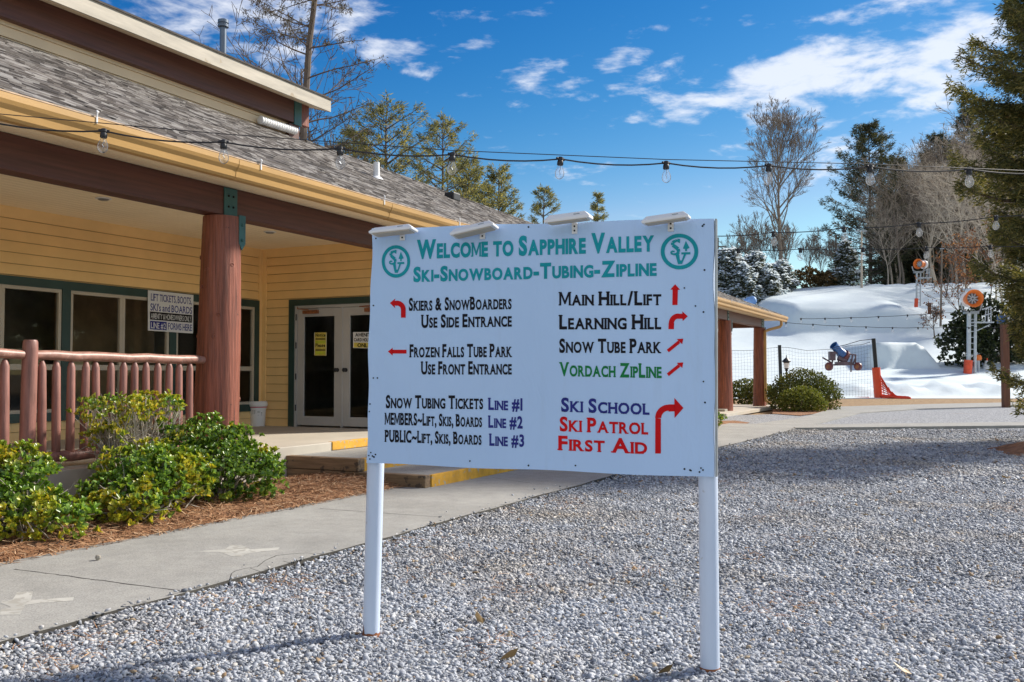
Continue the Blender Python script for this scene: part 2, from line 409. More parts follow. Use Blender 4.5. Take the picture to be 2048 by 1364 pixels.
# concrete walk: straight beside the lodge, then on to the right beyond the yard
def walk_edge(y): return 0.012 * math.sin(y * 3.1) + 0.008 * math.sin(y * 7.7)
mb = MB(); ys = np.arange(-4, 26.01, .25)
top = []
for y in ys: top.append((-6.30 + walk_edge(y + 5) * .6, y, .055))
for y in ys[::-1]:
    e = -4.45 + walk_edge(y)
    if y > 16: e += (y - 16) * .03
    top.append((e, y, .055))
mb.prism([(a, b, -.03) for a, b, c in top], (0, 0, .085))
o = mb.build('concrete_walk', MAT['concrete']); o['kind'] = 'structure'
o = sheet('far_walk', [(1560, 868), (1642, 845), (1720, 825.5), (1850, 817), (2250, 806), (2250, 800), (1850, 808), (1677, 813), (1611, 833), (1508, 848), (1480, 862)], .03, MAT['concrete'], th=.06)
o = sheet('edging_strip', [(1590, 855.5), (2250, 848.5), (2250, 841.5), (1622, 848.5)], .075, MAT['concrete'], th=.1)
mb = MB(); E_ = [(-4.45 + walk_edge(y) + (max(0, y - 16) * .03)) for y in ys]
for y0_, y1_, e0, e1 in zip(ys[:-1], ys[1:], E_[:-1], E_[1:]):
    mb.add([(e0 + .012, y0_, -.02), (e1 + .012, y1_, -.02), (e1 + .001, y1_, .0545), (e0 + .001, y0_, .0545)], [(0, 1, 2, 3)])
o = mb.build('walk_edge', plain('edge_shade', (.045, .041, .035), .9, .4, 9, 60, .5), fix=False); o['kind'] = 'structure'  # shadow gap beside the walk, painted as a dark strip on its side
# joints and cracks of the walk: shallow dark grooves set into thin strips
def crack(pts, w, name='walk_crack'):
    P = [np.array(q) for q in pts]; L, Rr = [], []
    for i, q in enumerate(P):
        t_ = P[min(i + 1, len(P) - 1)] - P[max(i - 1, 0)]; t_ = t_ / np.linalg.norm(t_); n_ = np.array([-t_[1], t_[0], 0])
        ww = w * (.6 + .8 * random.random()); L.append(q + n_ * ww); Rr.append(q - n_ * ww)
    n = len(P); return L + Rr, [(i, i + 1, n + i + 1, n + i) for i in range(n - 1)]
mb = MB()
def wob(a, b, n, amp):
    a, b = np.array(a), np.array(b); return [a + (b - a) * i / n + np.array([random.uniform(-amp, amp), random.uniform(-amp, amp), 0]) for i in range(n + 1)]
z = .0556
g1a, g1b = gz(30, 1138, z), gz(372, 1183, z)
mb.add(*crack(wob(g1a, g1b, 24, .007), .006))
for (a, b) in (((640, 1017), (880, 1034)), ((985, 955), (1060, 966))): mb.add(*crack(wob(gz(*a, z), gz(*b, z), 8, .004), .006))
mb.add(*crack([gz(u, v, z) for (u, v) in ((459, 1160), (463, 1147), (470, 1142), (489, 1137), (515, 1133), (530, 1121), (553, 1111), (580, 1108), (610, 1106), (648, 1107))], .0045))
mb.add(*crack([gz(u, v, z) for (u, v) in ((500, 1136), (520, 1143), (536, 1140), (553, 1141), (560, 1133), (585, 1127), (566, 1122))], .003))
o = mb.build('walk_joints', MAT['dark'], fix=False); o['kind'] = 'structure'
# chalky paint smudges on the walk
MAT['smudge'] = plain('smudge', (.44, .43, .39), .85, .14, 5, 120, .2, speck=((.34, .325, .285), 14, .52))
mb = MB(); zz = .0562
for poly in ([(390, 1103), (450, 1098), (462, 1090), (484, 1090), (500, 1099), (560, 1094), (556, 1100), (498, 1106), (480, 1113), (462, 1112), (440, 1104)],
             [(0, 1205), (25, 1199), (35, 1184), (66, 1183), (62, 1200), (148, 1194), (146, 1201), (80, 1206), (50, 1210), (40, 1229), (0, 1230), (0, 1220), (22, 1214)]):
    P = [gz(u, v, zz) for u, v in poly]; mb.add(P, [tuple(range(len(P)))])
o = mb.build('walk_paint_marks', MAT['smudge'], fix=False); o['kind'] = 'structure'

# mulch bed: pine straw heaped between the walk and the porch
n1, n2 = 60, 22; V = []; F = []
for i in range(n1 + 1):
    for j in range(n2 + 1):
        y = -4 + 14.4 * i / n1; x = -6.28 - 1.8 * j / n2
        h = .05 + .10 * math.sin(math.pi * min(1, j / n2 * 1.1)) ** .7 + random.uniform(-.02, .02)
        if j == 0: h = .02
        V.append((x, y, h))
for i in range(n1):
    for j in range(n2):
        a = i * (n2 + 1) + j; F.append((a, a + 1, a + n2 + 2, a + n2 + 1))
o = np_mesh('mulch_bed', V, [f[::-1] for f in F], MAT['straw'], smooth=True); o['kind'] = 'structure'
def slivers(n, xs, ys, zf, ln, wd, name, mat):
    x = RNG.uniform(*xs, n); y = RNG.uniform(*ys, n); z = zf(x, y) + RNG.uniform(0, .035, n)
    a = RNG.uniform(0, 2 * np.pi, n); e = RNG.normal(0, .22, n); L = RNG.uniform(*ln, n)
    d = np.stack([np.cos(a) * np.cos(e), np.sin(a) * np.cos(e), np.sin(e)], 1) * L[:, None]
    w = np.stack([-np.sin(a), np.cos(a), np.full(n, .3)], 1) * wd
    c = np.stack([x, y, z], 1)
    V = np.stack([c - d / 2 - w, c - d / 2 + w, c + d / 2 + w * .5, c + d / 2 - w * .5], 1).reshape(-1, 3)
    return np_mesh(name, V, np.arange(4 * n).reshape(n, 4), mat)
MAT['needle_litter'] = leafy('needle_litter', [(0, (.13, .058, .028)), (.35, (.31, .155, .072)), (.75, (.49, .28, .15)), (1, (.66, .47, .30))], .8, trans=0, spec=.2)
o = slivers(26000, (-8.0, -6.2), (.5, 10.2), lambda x, y: .05 + .10 * np.sin(np.pi * np.clip((-6.28 - x) / 1.8 * 1.1, 0, 1)) ** .7, (.05, .13), .0035, 'pine_straw', MAT['needle_litter'])
tag(o, kind='stuff')

nC = 70; cx_ = RNG.uniform(-4.3, 3.0, nC); cy_ = RNG.uniform(2.6, 15, nC); cx_[:30] = -4.35 + RNG.exponential(.25, 30)   # straw blown onto the stones
n = 2600; k_ = RNG.integers(0, nC, n); o = slivers(n, (0, 1), (0, 1), lambda x, y: 0 * x + .012, (.03, .09), .0022, 'blown_straw', MAT['needle_litter']); tag(o, kind='stuff')
co = np.empty(n * 12, np.float32); o.data.vertices.foreach_get('co', co); co = co.reshape(n, 4, 3); ctr = co.mean(1, keepdims=True); ctr[:, :, 2] = 0
off = np.stack([cx_[k_] + RNG.normal(0, .13, n), cy_[k_] + RNG.normal(0, .16, n), np.zeros(n)], 1); off[:, 0] = np.maximum(off[:, 0], -4.36)
o.data.vertices.foreach_set('co', (co - ctr + off[:, None, :]).astype(np.float32).ravel()); o.data.update()

# loose stones of the yard (nobody could count them): real pebbles near the camera
def pebbles(d0, d1, dens, size, ico):
    am = d1 * .62 + 2.4
    n = int((d1 - d0) * 2 * am * dens)
    a = RNG.uniform(-am, am, n); d = RNG.uniform(d0, d1, n)
    keep = (a < d * .60 + 2.3) & (a > -d * .60 - .8)
    a, d = a[keep], d[keep]
    P = a[:, None] * RT + d[:, None] * FH
    e_ = P[:, 0] + 4.45 - .03 * np.clip(P[:, 1] - 16, 0, 99)
    keep = ((e_ > -.004) | ((e_ > -.5) & (RNG.random(len(e_)) < .012 * np.exp(e_ / .12)))) & (P[:, 1] > -1)
    P = P[keep]; n = len(P)
    s = size * np.minimum(RNG.lognormal(0, .40, n), 2.2) * .5
    if ico:
        ph = (1 + 5 ** .5) / 2
        B = np.array([(-1, ph, 0), (1, ph, 0), (-1, -ph, 0), (1, -ph, 0), (0, -1, ph), (0, 1, ph), (0, -1, -ph), (0, 1, -ph), (ph, 0, -1), (ph, 0, 1), (-ph, 0, -1), (-ph, 0, 1)]) / 1.9
        T = np.array([(0, 11, 5), (0, 5, 1), (0, 1, 7), (0, 7, 10), (0, 10, 11), (1, 5, 9), (5, 11, 4), (11, 10, 2), (10, 7, 6), (7, 1, 8), (3, 9, 4), (3, 4, 2), (3, 2, 6), (3, 6, 8), (3, 8, 9), (4, 9, 5), (2, 4, 11), (6, 2, 10), (8, 6, 7), (9, 8, 1)])
    else:
        B = np.array([(1, 0, 0), (-1, 0, 0), (0, 1, 0), (0, -1, 0), (0, 0, 1), (0, 0, -1.0)])
        T = np.array([(0, 2, 4), (2, 1, 4), (1, 3, 4), (3, 0, 4), (2, 0, 5), (1, 2, 5), (3, 1, 5), (0, 3, 5)])
    k = len(B)
    sc = np.stack([RNG.uniform(.85, 1.55, n), RNG.uniform(.7, 1.15, n), RNG.uniform(.34, .62, n)], 1) * s[:, None]
    V = B[None] * (1 + RNG.uniform(-.24, .24, (n, k, 1))) * sc[:, None, :]
    q = RNG.normal(0, 1, (n, 4)); q[:, 1:3] *= .26; q /= np.linalg.norm(q, axis=1)[:, None]
    w, x, y, z = q.T
    M3 = np.stack([1 - 2 * (y * y + z * z), 2 * (x * y - z * w), 2 * (x * z + y * w), 2 * (x * y + z * w), 1 - 2 * (x * x + z * z), 2 * (y * z - x * w), 2 * (x * z - y * w), 2 * (y * z + x * w), 1 - 2 * (x * x + y * y)], 1).reshape(n, 3, 3)
    V = np.einsum('nij,nkj->nki', M3, V)
    P[:, 2] = RNG.uniform(-.25, .42, n) * s + .006 * np.sin(P[:, 0] * 5.1 + P[:, 1] * 2) * np.sin(P[:, 1] * 4.3) + .003
    e_ = P[:, 0] + 4.45 - .03 * np.clip(P[:, 1] - 16, 0, 99)
    P[:, 2] += .034 * np.exp(-np.maximum(e_, 0) / .22) + np.where(e_ < 0, .03, 0)
    V = (V + P[:, None, :]).reshape(-1, 3)
    F = (T[None] + (np.arange(n) * k)[:, None, None]).reshape(-1, 3)
    return V, F
Va, Fa = pebbles(3.2, 6.2, 5200, .0175, True)
Vb, Fb = pebbles(6.2, 12, 2700, .021, False)
Vc, Fc = pebbles(12, 24, 600, .031, False)
o = np_mesh('gravel_stones', np.concatenate([Va, Vb, Vc]), np.concatenate([Fa, Fb + len(Va), Fc + len(Va) + len(Vb)]), MAT['pebble'], smooth=False)
tag(o, kind='stuff')

# ------------------------------------------------------------------ the lodge
lodge = empty('lodge', (-11.75, 8, 0), 'long tan lodge with a log-columned porch, brown beam and grey shingle roof', 'building')
XW, YD, XC, ZC = -11.75, 13.4, -8.55, 3.66      # facade, door wall, outer corner, porch ceiling
def siding(regions, mat, name, expo=.152):
    """regions: (axis, fixed, out, a0, a1, z0, z1) lap boards"""
    mb = MB()
    for (axis, fx, out, a0, a1, z0, z1) in regions:
        k0 = math.floor(z0 / expo); z = k0 * expo
        while z < z1 - .002:
            b, e = max(z + .008, z0), min(z + expo, z1)
            if e - b < .004: z += expo; continue
            f0 = fx + out * (.027 - .022 * (b - z) / expo); f1 = fx + out * (.027 - .022 * (e - z) / expo); fb = fx + out * .004
            pts = [(f0, b), (f1, e), (fb, b)]
            if axis == 'x': vs = [(f0, a0, b), (f0, a1, b), (f1, a1, e), (f1, a0, e), (fb, a0, b), (fb, a1, b)]
            else: vs = [(a0, f0, b), (a1, f0, b), (a1, f1, e), (a0, f1, e), (a0, fb, b), (a1, fb, b)]
            mb.add(vs, [(0, 1, 2, 3), (4, 5, 1, 0)]); z += expo
    return mb.build(name, mat, lodge)
siding([('x', XW, 1, -6, YD, 2.72, ZC), ('x', XW, 1, -6, YD, .47, .74),
        ('y', YD, -1, XW, -11.09, .47, ZC), ('y', YD, -1, -11.09, -8.80, 2.72, ZC), ('y', YD, -1, -8.80, XC, .47, ZC),
        ('x', XC, 1, YD, 31, .47, ZC)], MAT['siding'], 'siding')
# shell of the building behind the boards, open where glass is
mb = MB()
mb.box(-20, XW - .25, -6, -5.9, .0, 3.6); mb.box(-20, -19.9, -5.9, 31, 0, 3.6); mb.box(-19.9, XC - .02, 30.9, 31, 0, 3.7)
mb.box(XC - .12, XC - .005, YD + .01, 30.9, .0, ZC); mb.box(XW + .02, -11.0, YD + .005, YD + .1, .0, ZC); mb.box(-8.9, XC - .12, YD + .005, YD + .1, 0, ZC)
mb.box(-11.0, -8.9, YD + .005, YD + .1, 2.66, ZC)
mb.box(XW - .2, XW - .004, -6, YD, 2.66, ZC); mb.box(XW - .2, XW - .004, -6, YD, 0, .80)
mb.build('wall', plain('shaded_sheathing', (.52, .34, .155), .8, .1), lodge)  # backing toned darker so the board gaps draw lap shadow lines
mb = MB(); mb.box(-19.8, XW - .2, -5.8, 30.8, 0.3, .465); mb.box(XW - .2, XC - .13, YD + .11, 30.8, .3, .465)
mb.box(-19.8, XW - .3, -5.8, 30.8, 3.2, 3.3); mb.box(XW - .2, XC - .13, YD + .11, 30.8, 3.2, 3.3)
mb.box(-16.0, -15.9, -5, 30, .465, 3.2)
mb.build('room', plain('room', (.55, .50, .43), .8, .3, 1, 20, 0), lodge)
MAT['counter'] = plain('counter', (.42, .27, .15), .6, .3, 2, 20, 0)          # counters and partitions glimpsed through the panes
for (nm, x0, x1, y0, y1, z1) in (('counter', -13.6, -13.0, 4, 9.2, 1.5), ('counter', -13.4, -12.9, 10.2, 12.6, 1.55), ('partition', -15, -14.8, 7, 9, 3.1), ('partition', -14.2, -14, 11, 13, 3.1), ('counter', -10.6, -9.3, 16, 16.3, 1.4), ('partition', -11, -10.2, 17, 17.2, 2.2)):
    MB().box(x0, x1, y0, y1, .47, z1).build(nm, MAT['counter'], lodge)
MB().box(XW + .003, XW + .035, YD - .11, YD - .02, .47, ZC).box(XW + .036, XW + .12, YD - .035, YD - .003, .47, ZC).build('corner_board', MAT['siding'], lodge)
MB().box(XW + .003, XW + .03, -6, YD - .11, ZC - .14, ZC).box(XW + .12, XC, YD - .03, YD - .003, ZC - .14, ZC).build('frieze_board', MAT['siding'], lodge)
# ceiling and soffit as one boarded sheet
mb = MB(); x = -16.5
for x in np.arange(XW, -7.56, .14): mb.box(x + .004, min(x + .136, -7.555), -6, 41, ZC, ZC + .02)
mb.box(-16.5, -7.56, -6, 41, ZC + .021, ZC + .05)
mb.build('soffit', MAT['soffit'], lodge)
for (u, v) in ((207, 396), (540, 463)):
    q = EYEP + ray(u, v) * ((ZC - EYE) / ray(u, v)[2])
    l = MB().lathe((q[0], q[1], ZC - .012), [(.095, .011), (.10, 0), (.075, -.004)], 28).build('recessed_light', MAT['white'], lodge, True)
    MB().lathe((q[0], q[1], ZC - .02), [(.07, .003), (.072, .0), (.05, -.012)], 24).build('lens', MAT['steel'], l, True)
MB().box(-8.40, -8.16, -6, 39.45, 3.31, ZC - .003).build('beam', MAT['beam'], lodge, bevel=.012)
MB().box(-16.5, -8.16, 39.45, 39.68, 3.31, ZC - .003).build('beam', MAT['beam'], lodge, bevel=.012)
def log(name, x, y, z0, z1, r, seed, parent, mat, n=36, flat=True):
    rr = random.Random(seed); ph = [rr.uniform(0, 6.28) for _ in range(8)]; V = []; F = []; k = 46
    for i in range(k + 1):
        z_ = z0 + (z1 - z0) * i / k
        for j in range(n):
            a = 2 * math.pi * j / n
            q = r * (1.10 - .14 * i / k) * (1 + .035 * math.sin(2 * a + ph[0] + z_ * .5) + .022 * math.sin(3 * a + ph[1] - z_) + .014 * math.sin(7 * a + ph[2] + 1.3 * z_) + .01 * math.sin(13 * a + ph[3] + 2 * z_) + rr.uniform(-.006, .006))
            q *= 1 + .018 * math.sin(2.1 * z_ + ph[4]) * math.cos(a - ph[5])
            V.append((x + q * math.cos(a), y + q * math.sin(a) - .07 * (1 - i / k), z_))
    for i in range(k):
        for j in range(n): F.append((i * n + j, i * n + (j + 1) % n, (i + 1) * n + (j + 1) % n, (i + 1) * n + j))
    mb = MB(); mb.add(V, F + [tuple(range(k * n, k * n + n))])
    for _ in range(16):                          # knots
        z_ = rr.uniform(z0 + .1, z1 - .1); a = rr.uniform(-2.6, .9); d_ = np.array([math.cos(a), math.sin(a), 0]); q = np.array([x, y - .07 * (1 - (z_ - z0) / (z1 - z0)), z_]) + d_ * r * (1.085 - .14 * (z_ - z0) / (z1 - z0))
        mb.lathe(q, [(.026, -.02), (.026, .004), (.019, .010), (.012, .004), (.006, .005)], 10, d_)
    c = mb.build(name, mat, parent, True)
    return c
P1 = gx(443, 600, -8.28)[1]; P3 = gx(1519, 700, -8.28)[1]; P2 = gx(1450, 700, -8.28)[1]
for y, s_, zb in ((P1, 3, .47), (P2, 8, .1), (P3, 11, .1)):
    c = log('column', -8.28, y, zb, 3.30, .245, s_, lodge, MAT['log'])
    st = MB().box(-8.158, -8.146, y - .11, y + .11, 3.312, 3.645).build('strap', MAT['green_steel'], c)
    st2 = MB(); yo = y + .235
    st2.prism([(-8.36, yo, 3.30), (-8.20, yo, 3.30), (-8.20, yo, 2.98), (-8.28, yo, 2.91), (-8.36, yo, 2.98)], (0, .014, 0))
    st2.prism([(-8.052, y + .03, 3.32), (-8.052, y + .14, 3.32), (-8.052, y + .14, 2.98), (-8.052, y + .085, 2.90), (-8.052, y + .03, 2.98)], (.014, 0, 0))
    st2 = st2.build('strap', MAT['green_steel'], c)
    for (py, pz) in ((y + .085, 3.2), (y + .085, 3.02)): MB().lathe((-8.038, py, pz), [(.022, 0), (.022, .012), (.012, .02)], 6, (1, 0, 0)).build('bolt', MAT['green_steel'], st2)
    for (py, pz) in ((-.04, 3.55), (.04, 3.55), (-.04, 3.42), (.04, 3.42)): MB().lathe((-8.146, y + py, pz), [(.014, 0), (.014, .01), (.008, .015)], 6, (1, 0, 0)).build('bolt', MAT['dark'], st)
MB().box(-8.17, -8.14, P3 + .12, P3 + .32, 3.3, 3.66).build('strap', MAT['green_steel'], lodge)

# main roof: shingle courses, clipped by the hip that runs down to the far corner
GX, GZ_, PIT = -7.46, 3.80, .493
def roof_z(x): return GZ_ + (GX - x) * PIT
def hip_y(x): return 41 + (GX - x) / (GX + 11.75) * -1 * (41 - 14.6)
mb = MB(); L = math.hypot(4.29, 4.29 * PIT); nC = 34
random.seed(5)
for i in range(nC):
    t0, t1 = i / nC, (i + 1) / nC + .004
    x0, x1 = GX - 4.29 * t0, GX - 4.29 * min(t1, 1)
    y = -6.0; ye0, ye1 = hip_y(x0), hip_y(x1)
    while y < ye0:
        w = random.choice((.16, .2, .26, .33)); y1_ = min(y + w, ye0); lift = random.choice((.006, .008, .013, .016))
        a, b = min(y, ye1), min(y1_, ye1)
        mb.add([(x0, y, roof_z(x0) + lift), (x0, y1_, roof_z(x0) + lift), (x1, b, roof_z(x1) + .003), (x1, a, roof_z(x1) + .003), (x0, y, roof_z(x0) - .004), (x0, y1_, roof_z(x0) - .004)],
               [(0, 1, 2, 3), (4, 5, 1, 0)]); y = y1_
rs = mb.build('shingles', MAT['shingle'], lodge, fix=False)
mb = MB(); A, B_ = (-11.75, 14.6, roof_z(-11.75) - .01), (GX, 41, GZ_ - .01)
mb.add([A, B_, (-16.6, 41, GZ_ - .01), (-19.5, 14.6, 4.4)], [(0, 3, 2, 1)])
mb.add([(GX, -6, GZ_ - .012), (GX, 41, GZ_ - .012), (-11.75, 14.6, roof_z(-11.75) - .012), (-11.75, -6, roof_z(-11.75) - .012)], [(0, 1, 2, 3)])
mb.build('roof_deck', MAT['shingle'], lodge, fix=False)
MB().tube([np.array(A) + (0, 0, .012), np.array(B_) + (0, 0, .014)], .03, 6).build('hip_cap', MAT['shingle'], lodge)
# gutter, its clips, downspout
prof = [(-7.555, 3.79), (-7.555, 3.575), (-7.475, 3.575), (-7.455, 3.60), (-7.445, 3.66), (-7.415, 3.70), (-7.40, 3.735), (-7.40, 3.79), (-7.412, 3.79), (-7.414, 3.75), (-7.45, 3.68), (-7.47, 3.59), (-7.545, 3.59), (-7.545, 3.79)]
gut = MB().prism([(x, -6, z_) for x, z_ in prof], (0, 47.02, 0)).build('gutter', MAT['gutter'], lodge)
mb = MB().add([(-7.46, -6, 3.795), (-7.46, 41.02, 3.795), (-7.415, 41.02, 3.80), (-7.415, -6, 3.80), (-7.46, -6, 3.805), (-7.415, -6, 3.812), (-7.415, 41.02, 3.812), (-7.46, 41.02, 3.805)], [(4, 5, 6, 7), (0, 1, 2, 3), (5, 6, 2, 3)])
mb.build('drip_edge', plain('drip_edge', (.5, .36, .24), .6, .35, 9, 60, .2), lodge, fix=False)
for y in (6.15, 8.4, 10.9, 13.0, 15.3, 17.5, 31.0, 34, 37):
    MB().tube([(-7.398, y, 3.80), (-7.388, y, 3.845), (-7.398, y, 3.86), (-7.41, y + .03, 3.855)], .008, 6).box(-7.402, -7.39, y - .008, y + .008, 3.74, 3.80).build('clip', MAT['white'], gut)
for y in (5.0, 8.05, 11.1, 14.1, 17.2): MB().prism([(x + (.004 if x > -7.46 else 0), y, z_ - .003) for x, z_ in prof[1:8]], (0, .03, 0)).build('seam', MAT['gutter'], gut)
yS = P3 - .25
MB().tube([(-7.48, 39.9, 3.58), (-7.48, 39.9, 3.42), (-7.53, 39.85, 3.34), (-7.9, 39.55, 3.22), (-8.0, yS, 3.13), (-8.0, yS, 3.0), (-8.0, yS, .42), (-7.98, yS - .02, .32), (-7.78, yS - .2, .2), (-7.70, yS - .25, .16)], .058, 10).build('downspout', MAT['gutter'], lodge, True)
# wedge: porch slab, landings and yellow nosings
MB().box(XW, -8.0, -6, YD, .0, .47).build('porch_floor', MAT['porch_concrete'], lodge, bevel=.012)
MB().box(XC, -7.95, YD + .004, 31, 0, .466).build('porch_floor', MAT['porch_concrete'], lodge, bevel=.012)
MB().box(-16.5, -7.6, 31.004, 40.6, -.02, .1).build('deck_slab', MAT['porch_concrete'], lodge, bevel=.012)
MB().box(-8.48, -8.08, P2 - .9, P2 - .5, 0, .18).build('stone_block', MAT['stone_block'], lodge, bevel=.02)
MB().box(-7.75, -7.55, yS - .6, yS - .15, 0.0, .12).build('splash_block', MAT['dark'], lodge, bevel=.02)
# windows
def window(y0, y1):
    w = MB(); zt, zb, f = 2.60, .86, .05; x0, x1 = XW - .03, XW + .03
    w.box(x0, x1, y0, y1, zt - f, zt); w.box(x0, x1, y0, y1, zb, zb + f)
    w.box(x0, x1, y0, y0 + f, zb + f, zt - f); w.box(x0, x1, y1 - f, y1, zb + f, zt - f)
    w.box(x0 + .004, x1 - .006, y0 + f, y1 - f, 1.455, 1.535)
    o = w.build('window', MAT['frame'], lodge, bevel=.004)
    for (a, b) in ((zb + f, 1.455), (1.535, zt - f)):
        MB().add([(XW - .01, y0 + f, a), (XW - .01, y1 - f, a), (XW - .01, y1 - f, b), (XW - .01, y0 + f, b)], [(0, 1, 2, 3)]).build('pane', MAT['glass'], o, fix=False)
    return o
tr_ = MB(); x0, x1 = XW - .05, XW + .045
tr_.box(x0, x1, 3, 13.29, 2.60, 2.722); tr_.box(x0, x1, 3, 13.29, .738, .86)
y = 13.18
tr_.box(x0, x1, 13.18, 13.29, .86, 2.60)
for k in range(5):
    window(y - .925, y - .0); window(y - 1.85, y - .925)
    tr_.box(x0, x1, y - 1.99, y - 1.85, .86, 2.60); y -= 1.99
tr_.build('window_trim', MAT['green'], lodge)
# double door
MB().box(-11.09, -10.97, YD - .05, YD + .12, .47, 2.722).box(-8.92, -8.80, YD - .05, YD + .12, .47, 2.722).box(-10.97, -8.92, YD - .05, YD + .12, 2.61, 2.722).build('door_trim', MAT['green'], lodge)
MB().box(-10.97, -10.93, YD - .03, YD + .1, .47, 2.61).box(-8.96, -8.92, YD - .03, YD + .1, .47, 2.61).box(-10.93, -8.96, YD - .03, YD + .1, 2.56, 2.61).build('door_frame', MAT['door'], lodge)
for (a, b, hs) in ((-10.925, -9.965, 1), (-9.935, -8.965, -1)):
    d = MB(); y0, y1 = YD - .012, YD + .035
    d.box(a, a + .15, y0, y1, .50, 2.555); d.box(b - .15, b, y0, y1, .50, 2.555); d.box(a + .15, b - .15, y0, y1, .50, .66); d.box(a + .15, b - .15, y0, y1, 2.41, 2.555)
    o = d.build('door', MAT['door'], lodge, bevel=.004)
    MB().add([(a + .15, YD + .01, .66), (b - .15, YD + .01, .66), (b - .15, YD + .01, 2.41), (a + .15, YD + .01, 2.41)], [(0, 1, 2, 3)]).build('glass', MAT['glass'], o, fix=False)
    hx = b - .075 if hs > 0 else a + .075
    MB().lathe((hx, YD - .012, 1.47), [(.035, 0), (.035, .012), (.014, .016), (.014, .045), (.034, .052), (.036, .07), (.022, .085)], 16, (0, -1, 0)).build('handle', MAT['black'], o, True)
    cx_ = a + .32 if hs > 0 else b - .32
    MB().box(cx_ - .16, cx_ + .16, YD - .075, YD - .02, 2.46, 2.52).tube([(cx_ - .02, YD - .08, 2.53), (cx_ - .2, YD - .16, 2.545), (cx_ - .3 * hs, YD - .03, 2.58)], .009, 6).build('closer', MAT['rust'], o)
    ex = a - .008 if hs > 0 else b + .008
    for hz_ in (.75, 1.3, 1.85, 2.35): MB().cyl((ex, YD - .036, hz_), (ex, YD - .036, hz_ + .11), .011, n=8).build('hinge', MAT['black'], o)
MB().box(-9.965, -9.935, YD - .025, YD + .06, .48, 2.56).build('door_post', MAT['door'], lodge)

# clerestory
YE = 14.25
siding([('x', XW, 1, -6, YE, 5.86, 6.2)], MAT['siding_pale'], 'siding')
MB().box(-18, XW - .001, -6, YE, 4.5, 6.60).build('upper_wall', MAT['siding_pale'], lodge)
MB().box(XW, XW + .13, -6, YE - .15, 6.15, 6.585).build('beam', MAT['beam'], lodge, bevel=.01)
MB().box(XW, XW + .14, YE - .15, YE + .06, 6.12, 6.588).build('strap', MAT['green_steel'], lodge)
MB().box(XW, XW + .125, YE + .06, YE + .30, 6.16, 6.583).build('beam_end', MAT['log'], lodge, bevel=.01)
MB().box(XW - .1, XW + .11, YE - .26, YE + .02, 5.6, 6.12).build('post', MAT['beam'], lodge)
yr, sl, FX = 14.68, .30, -11.25
mb = MB(); mb.prism([(FX, -6, 6.455), (FX, -6, 6.685), (-14.9, -6, 6.685 + (-FX - 14.9) * -sl), (-14.9, -6, 6.455 + (-FX - 14.9) * -sl)], (0, yr + 6, 0))
mb.build('upper_soffit', MAT['soffit'], lodge)
dz_ = (14.9 + FX) * sl
MB().box(FX, FX + .028, -6, yr + .02, 6.45, 6.70).prism([(FX, yr, 6.45), (FX, yr, 6.70), (-14.9, yr, 6.70 + dz_), (-14.9, yr, 6.45 + dz_)], (0, .022, 0)).build('fascia', MAT['beige'], lodge)
mb = MB(); mb.prism([(FX + .05, -6, 6.685), (FX + .05, -6, 6.715), (-14.9, -6, 6.73 + dz_), (-14.9, -6, 6.70 + dz_)], (0, yr + 6.05, 0))
mb.prism([(-14.9, -6, 6.73 + dz_), (-14.9, -6, 6.69 + dz_), (-19, -6, 6.4), (-19, -6, 6.44)], (0, yr + 6.05, 0))
mb.build('upper_roof', plain('dark_shingle', (.07, .06, .055), .9, .4, 8, 60, .4), lodge)
c = gx(446, 100, -12.6)
MB().lathe((c[0], c[1], c[2] - .6), [(.062, 0), (.062, 1.02), (.10, 1.03), (.10, 1.07), (.085, 1.085), (.085, 1.10), (.10, 1.105), (.10, 1.16), (.03, 1.19)], 20).build('flue', plain('flue', (.15, .18, .22), .4, .2, 4, 30, .05, metal=.6), lodge, True)
def roof_pt(u, v):
    d = ray(u, v); n = np.array([PIT, 0, 1.0]); q = np.array([GX, 0, GZ_]); return EYEP + d * ((n @ (q - EYEP)) / (n @ d))
q = roof_pt(753, 356)
MB().lathe((q[0], q[1], q[2] - .05), [(.06, 0), (.055, .33), (.04, .335)], 16).lathe((q[0], q[1], q[2] - .04), [(.13, 0), (.10, .04), (.06, .07)], 16).build('vent_pipe', MAT['white'], lodge, True)
q = roof_pt(905, 398)
MB().box(q[0] - .12, q[0] + .12, q[1] - .15, q[1] + .15, q[2] - .05, q[2] + .13).build('roof_vent', MAT['black'], lodge, bevel=.03)
q0, q1 = gx(522, 247, -11.62), gx(589, 268, -11.62); mb = MB()
for k in range(15):
    q = q0 + (q1 - q0) * k / 14; mb.lathe(q + (0, 0, .06), [(.05, -.03), (.075, -.018), (.075, .018), (.05, .03)], 14, (0, 1, 0))
mb.tube([q0 + (0, -.03, .06), q1 + (0, .03, .06)], .052, 12).build('corrugated_pipe', MAT['white'], lodge, True)

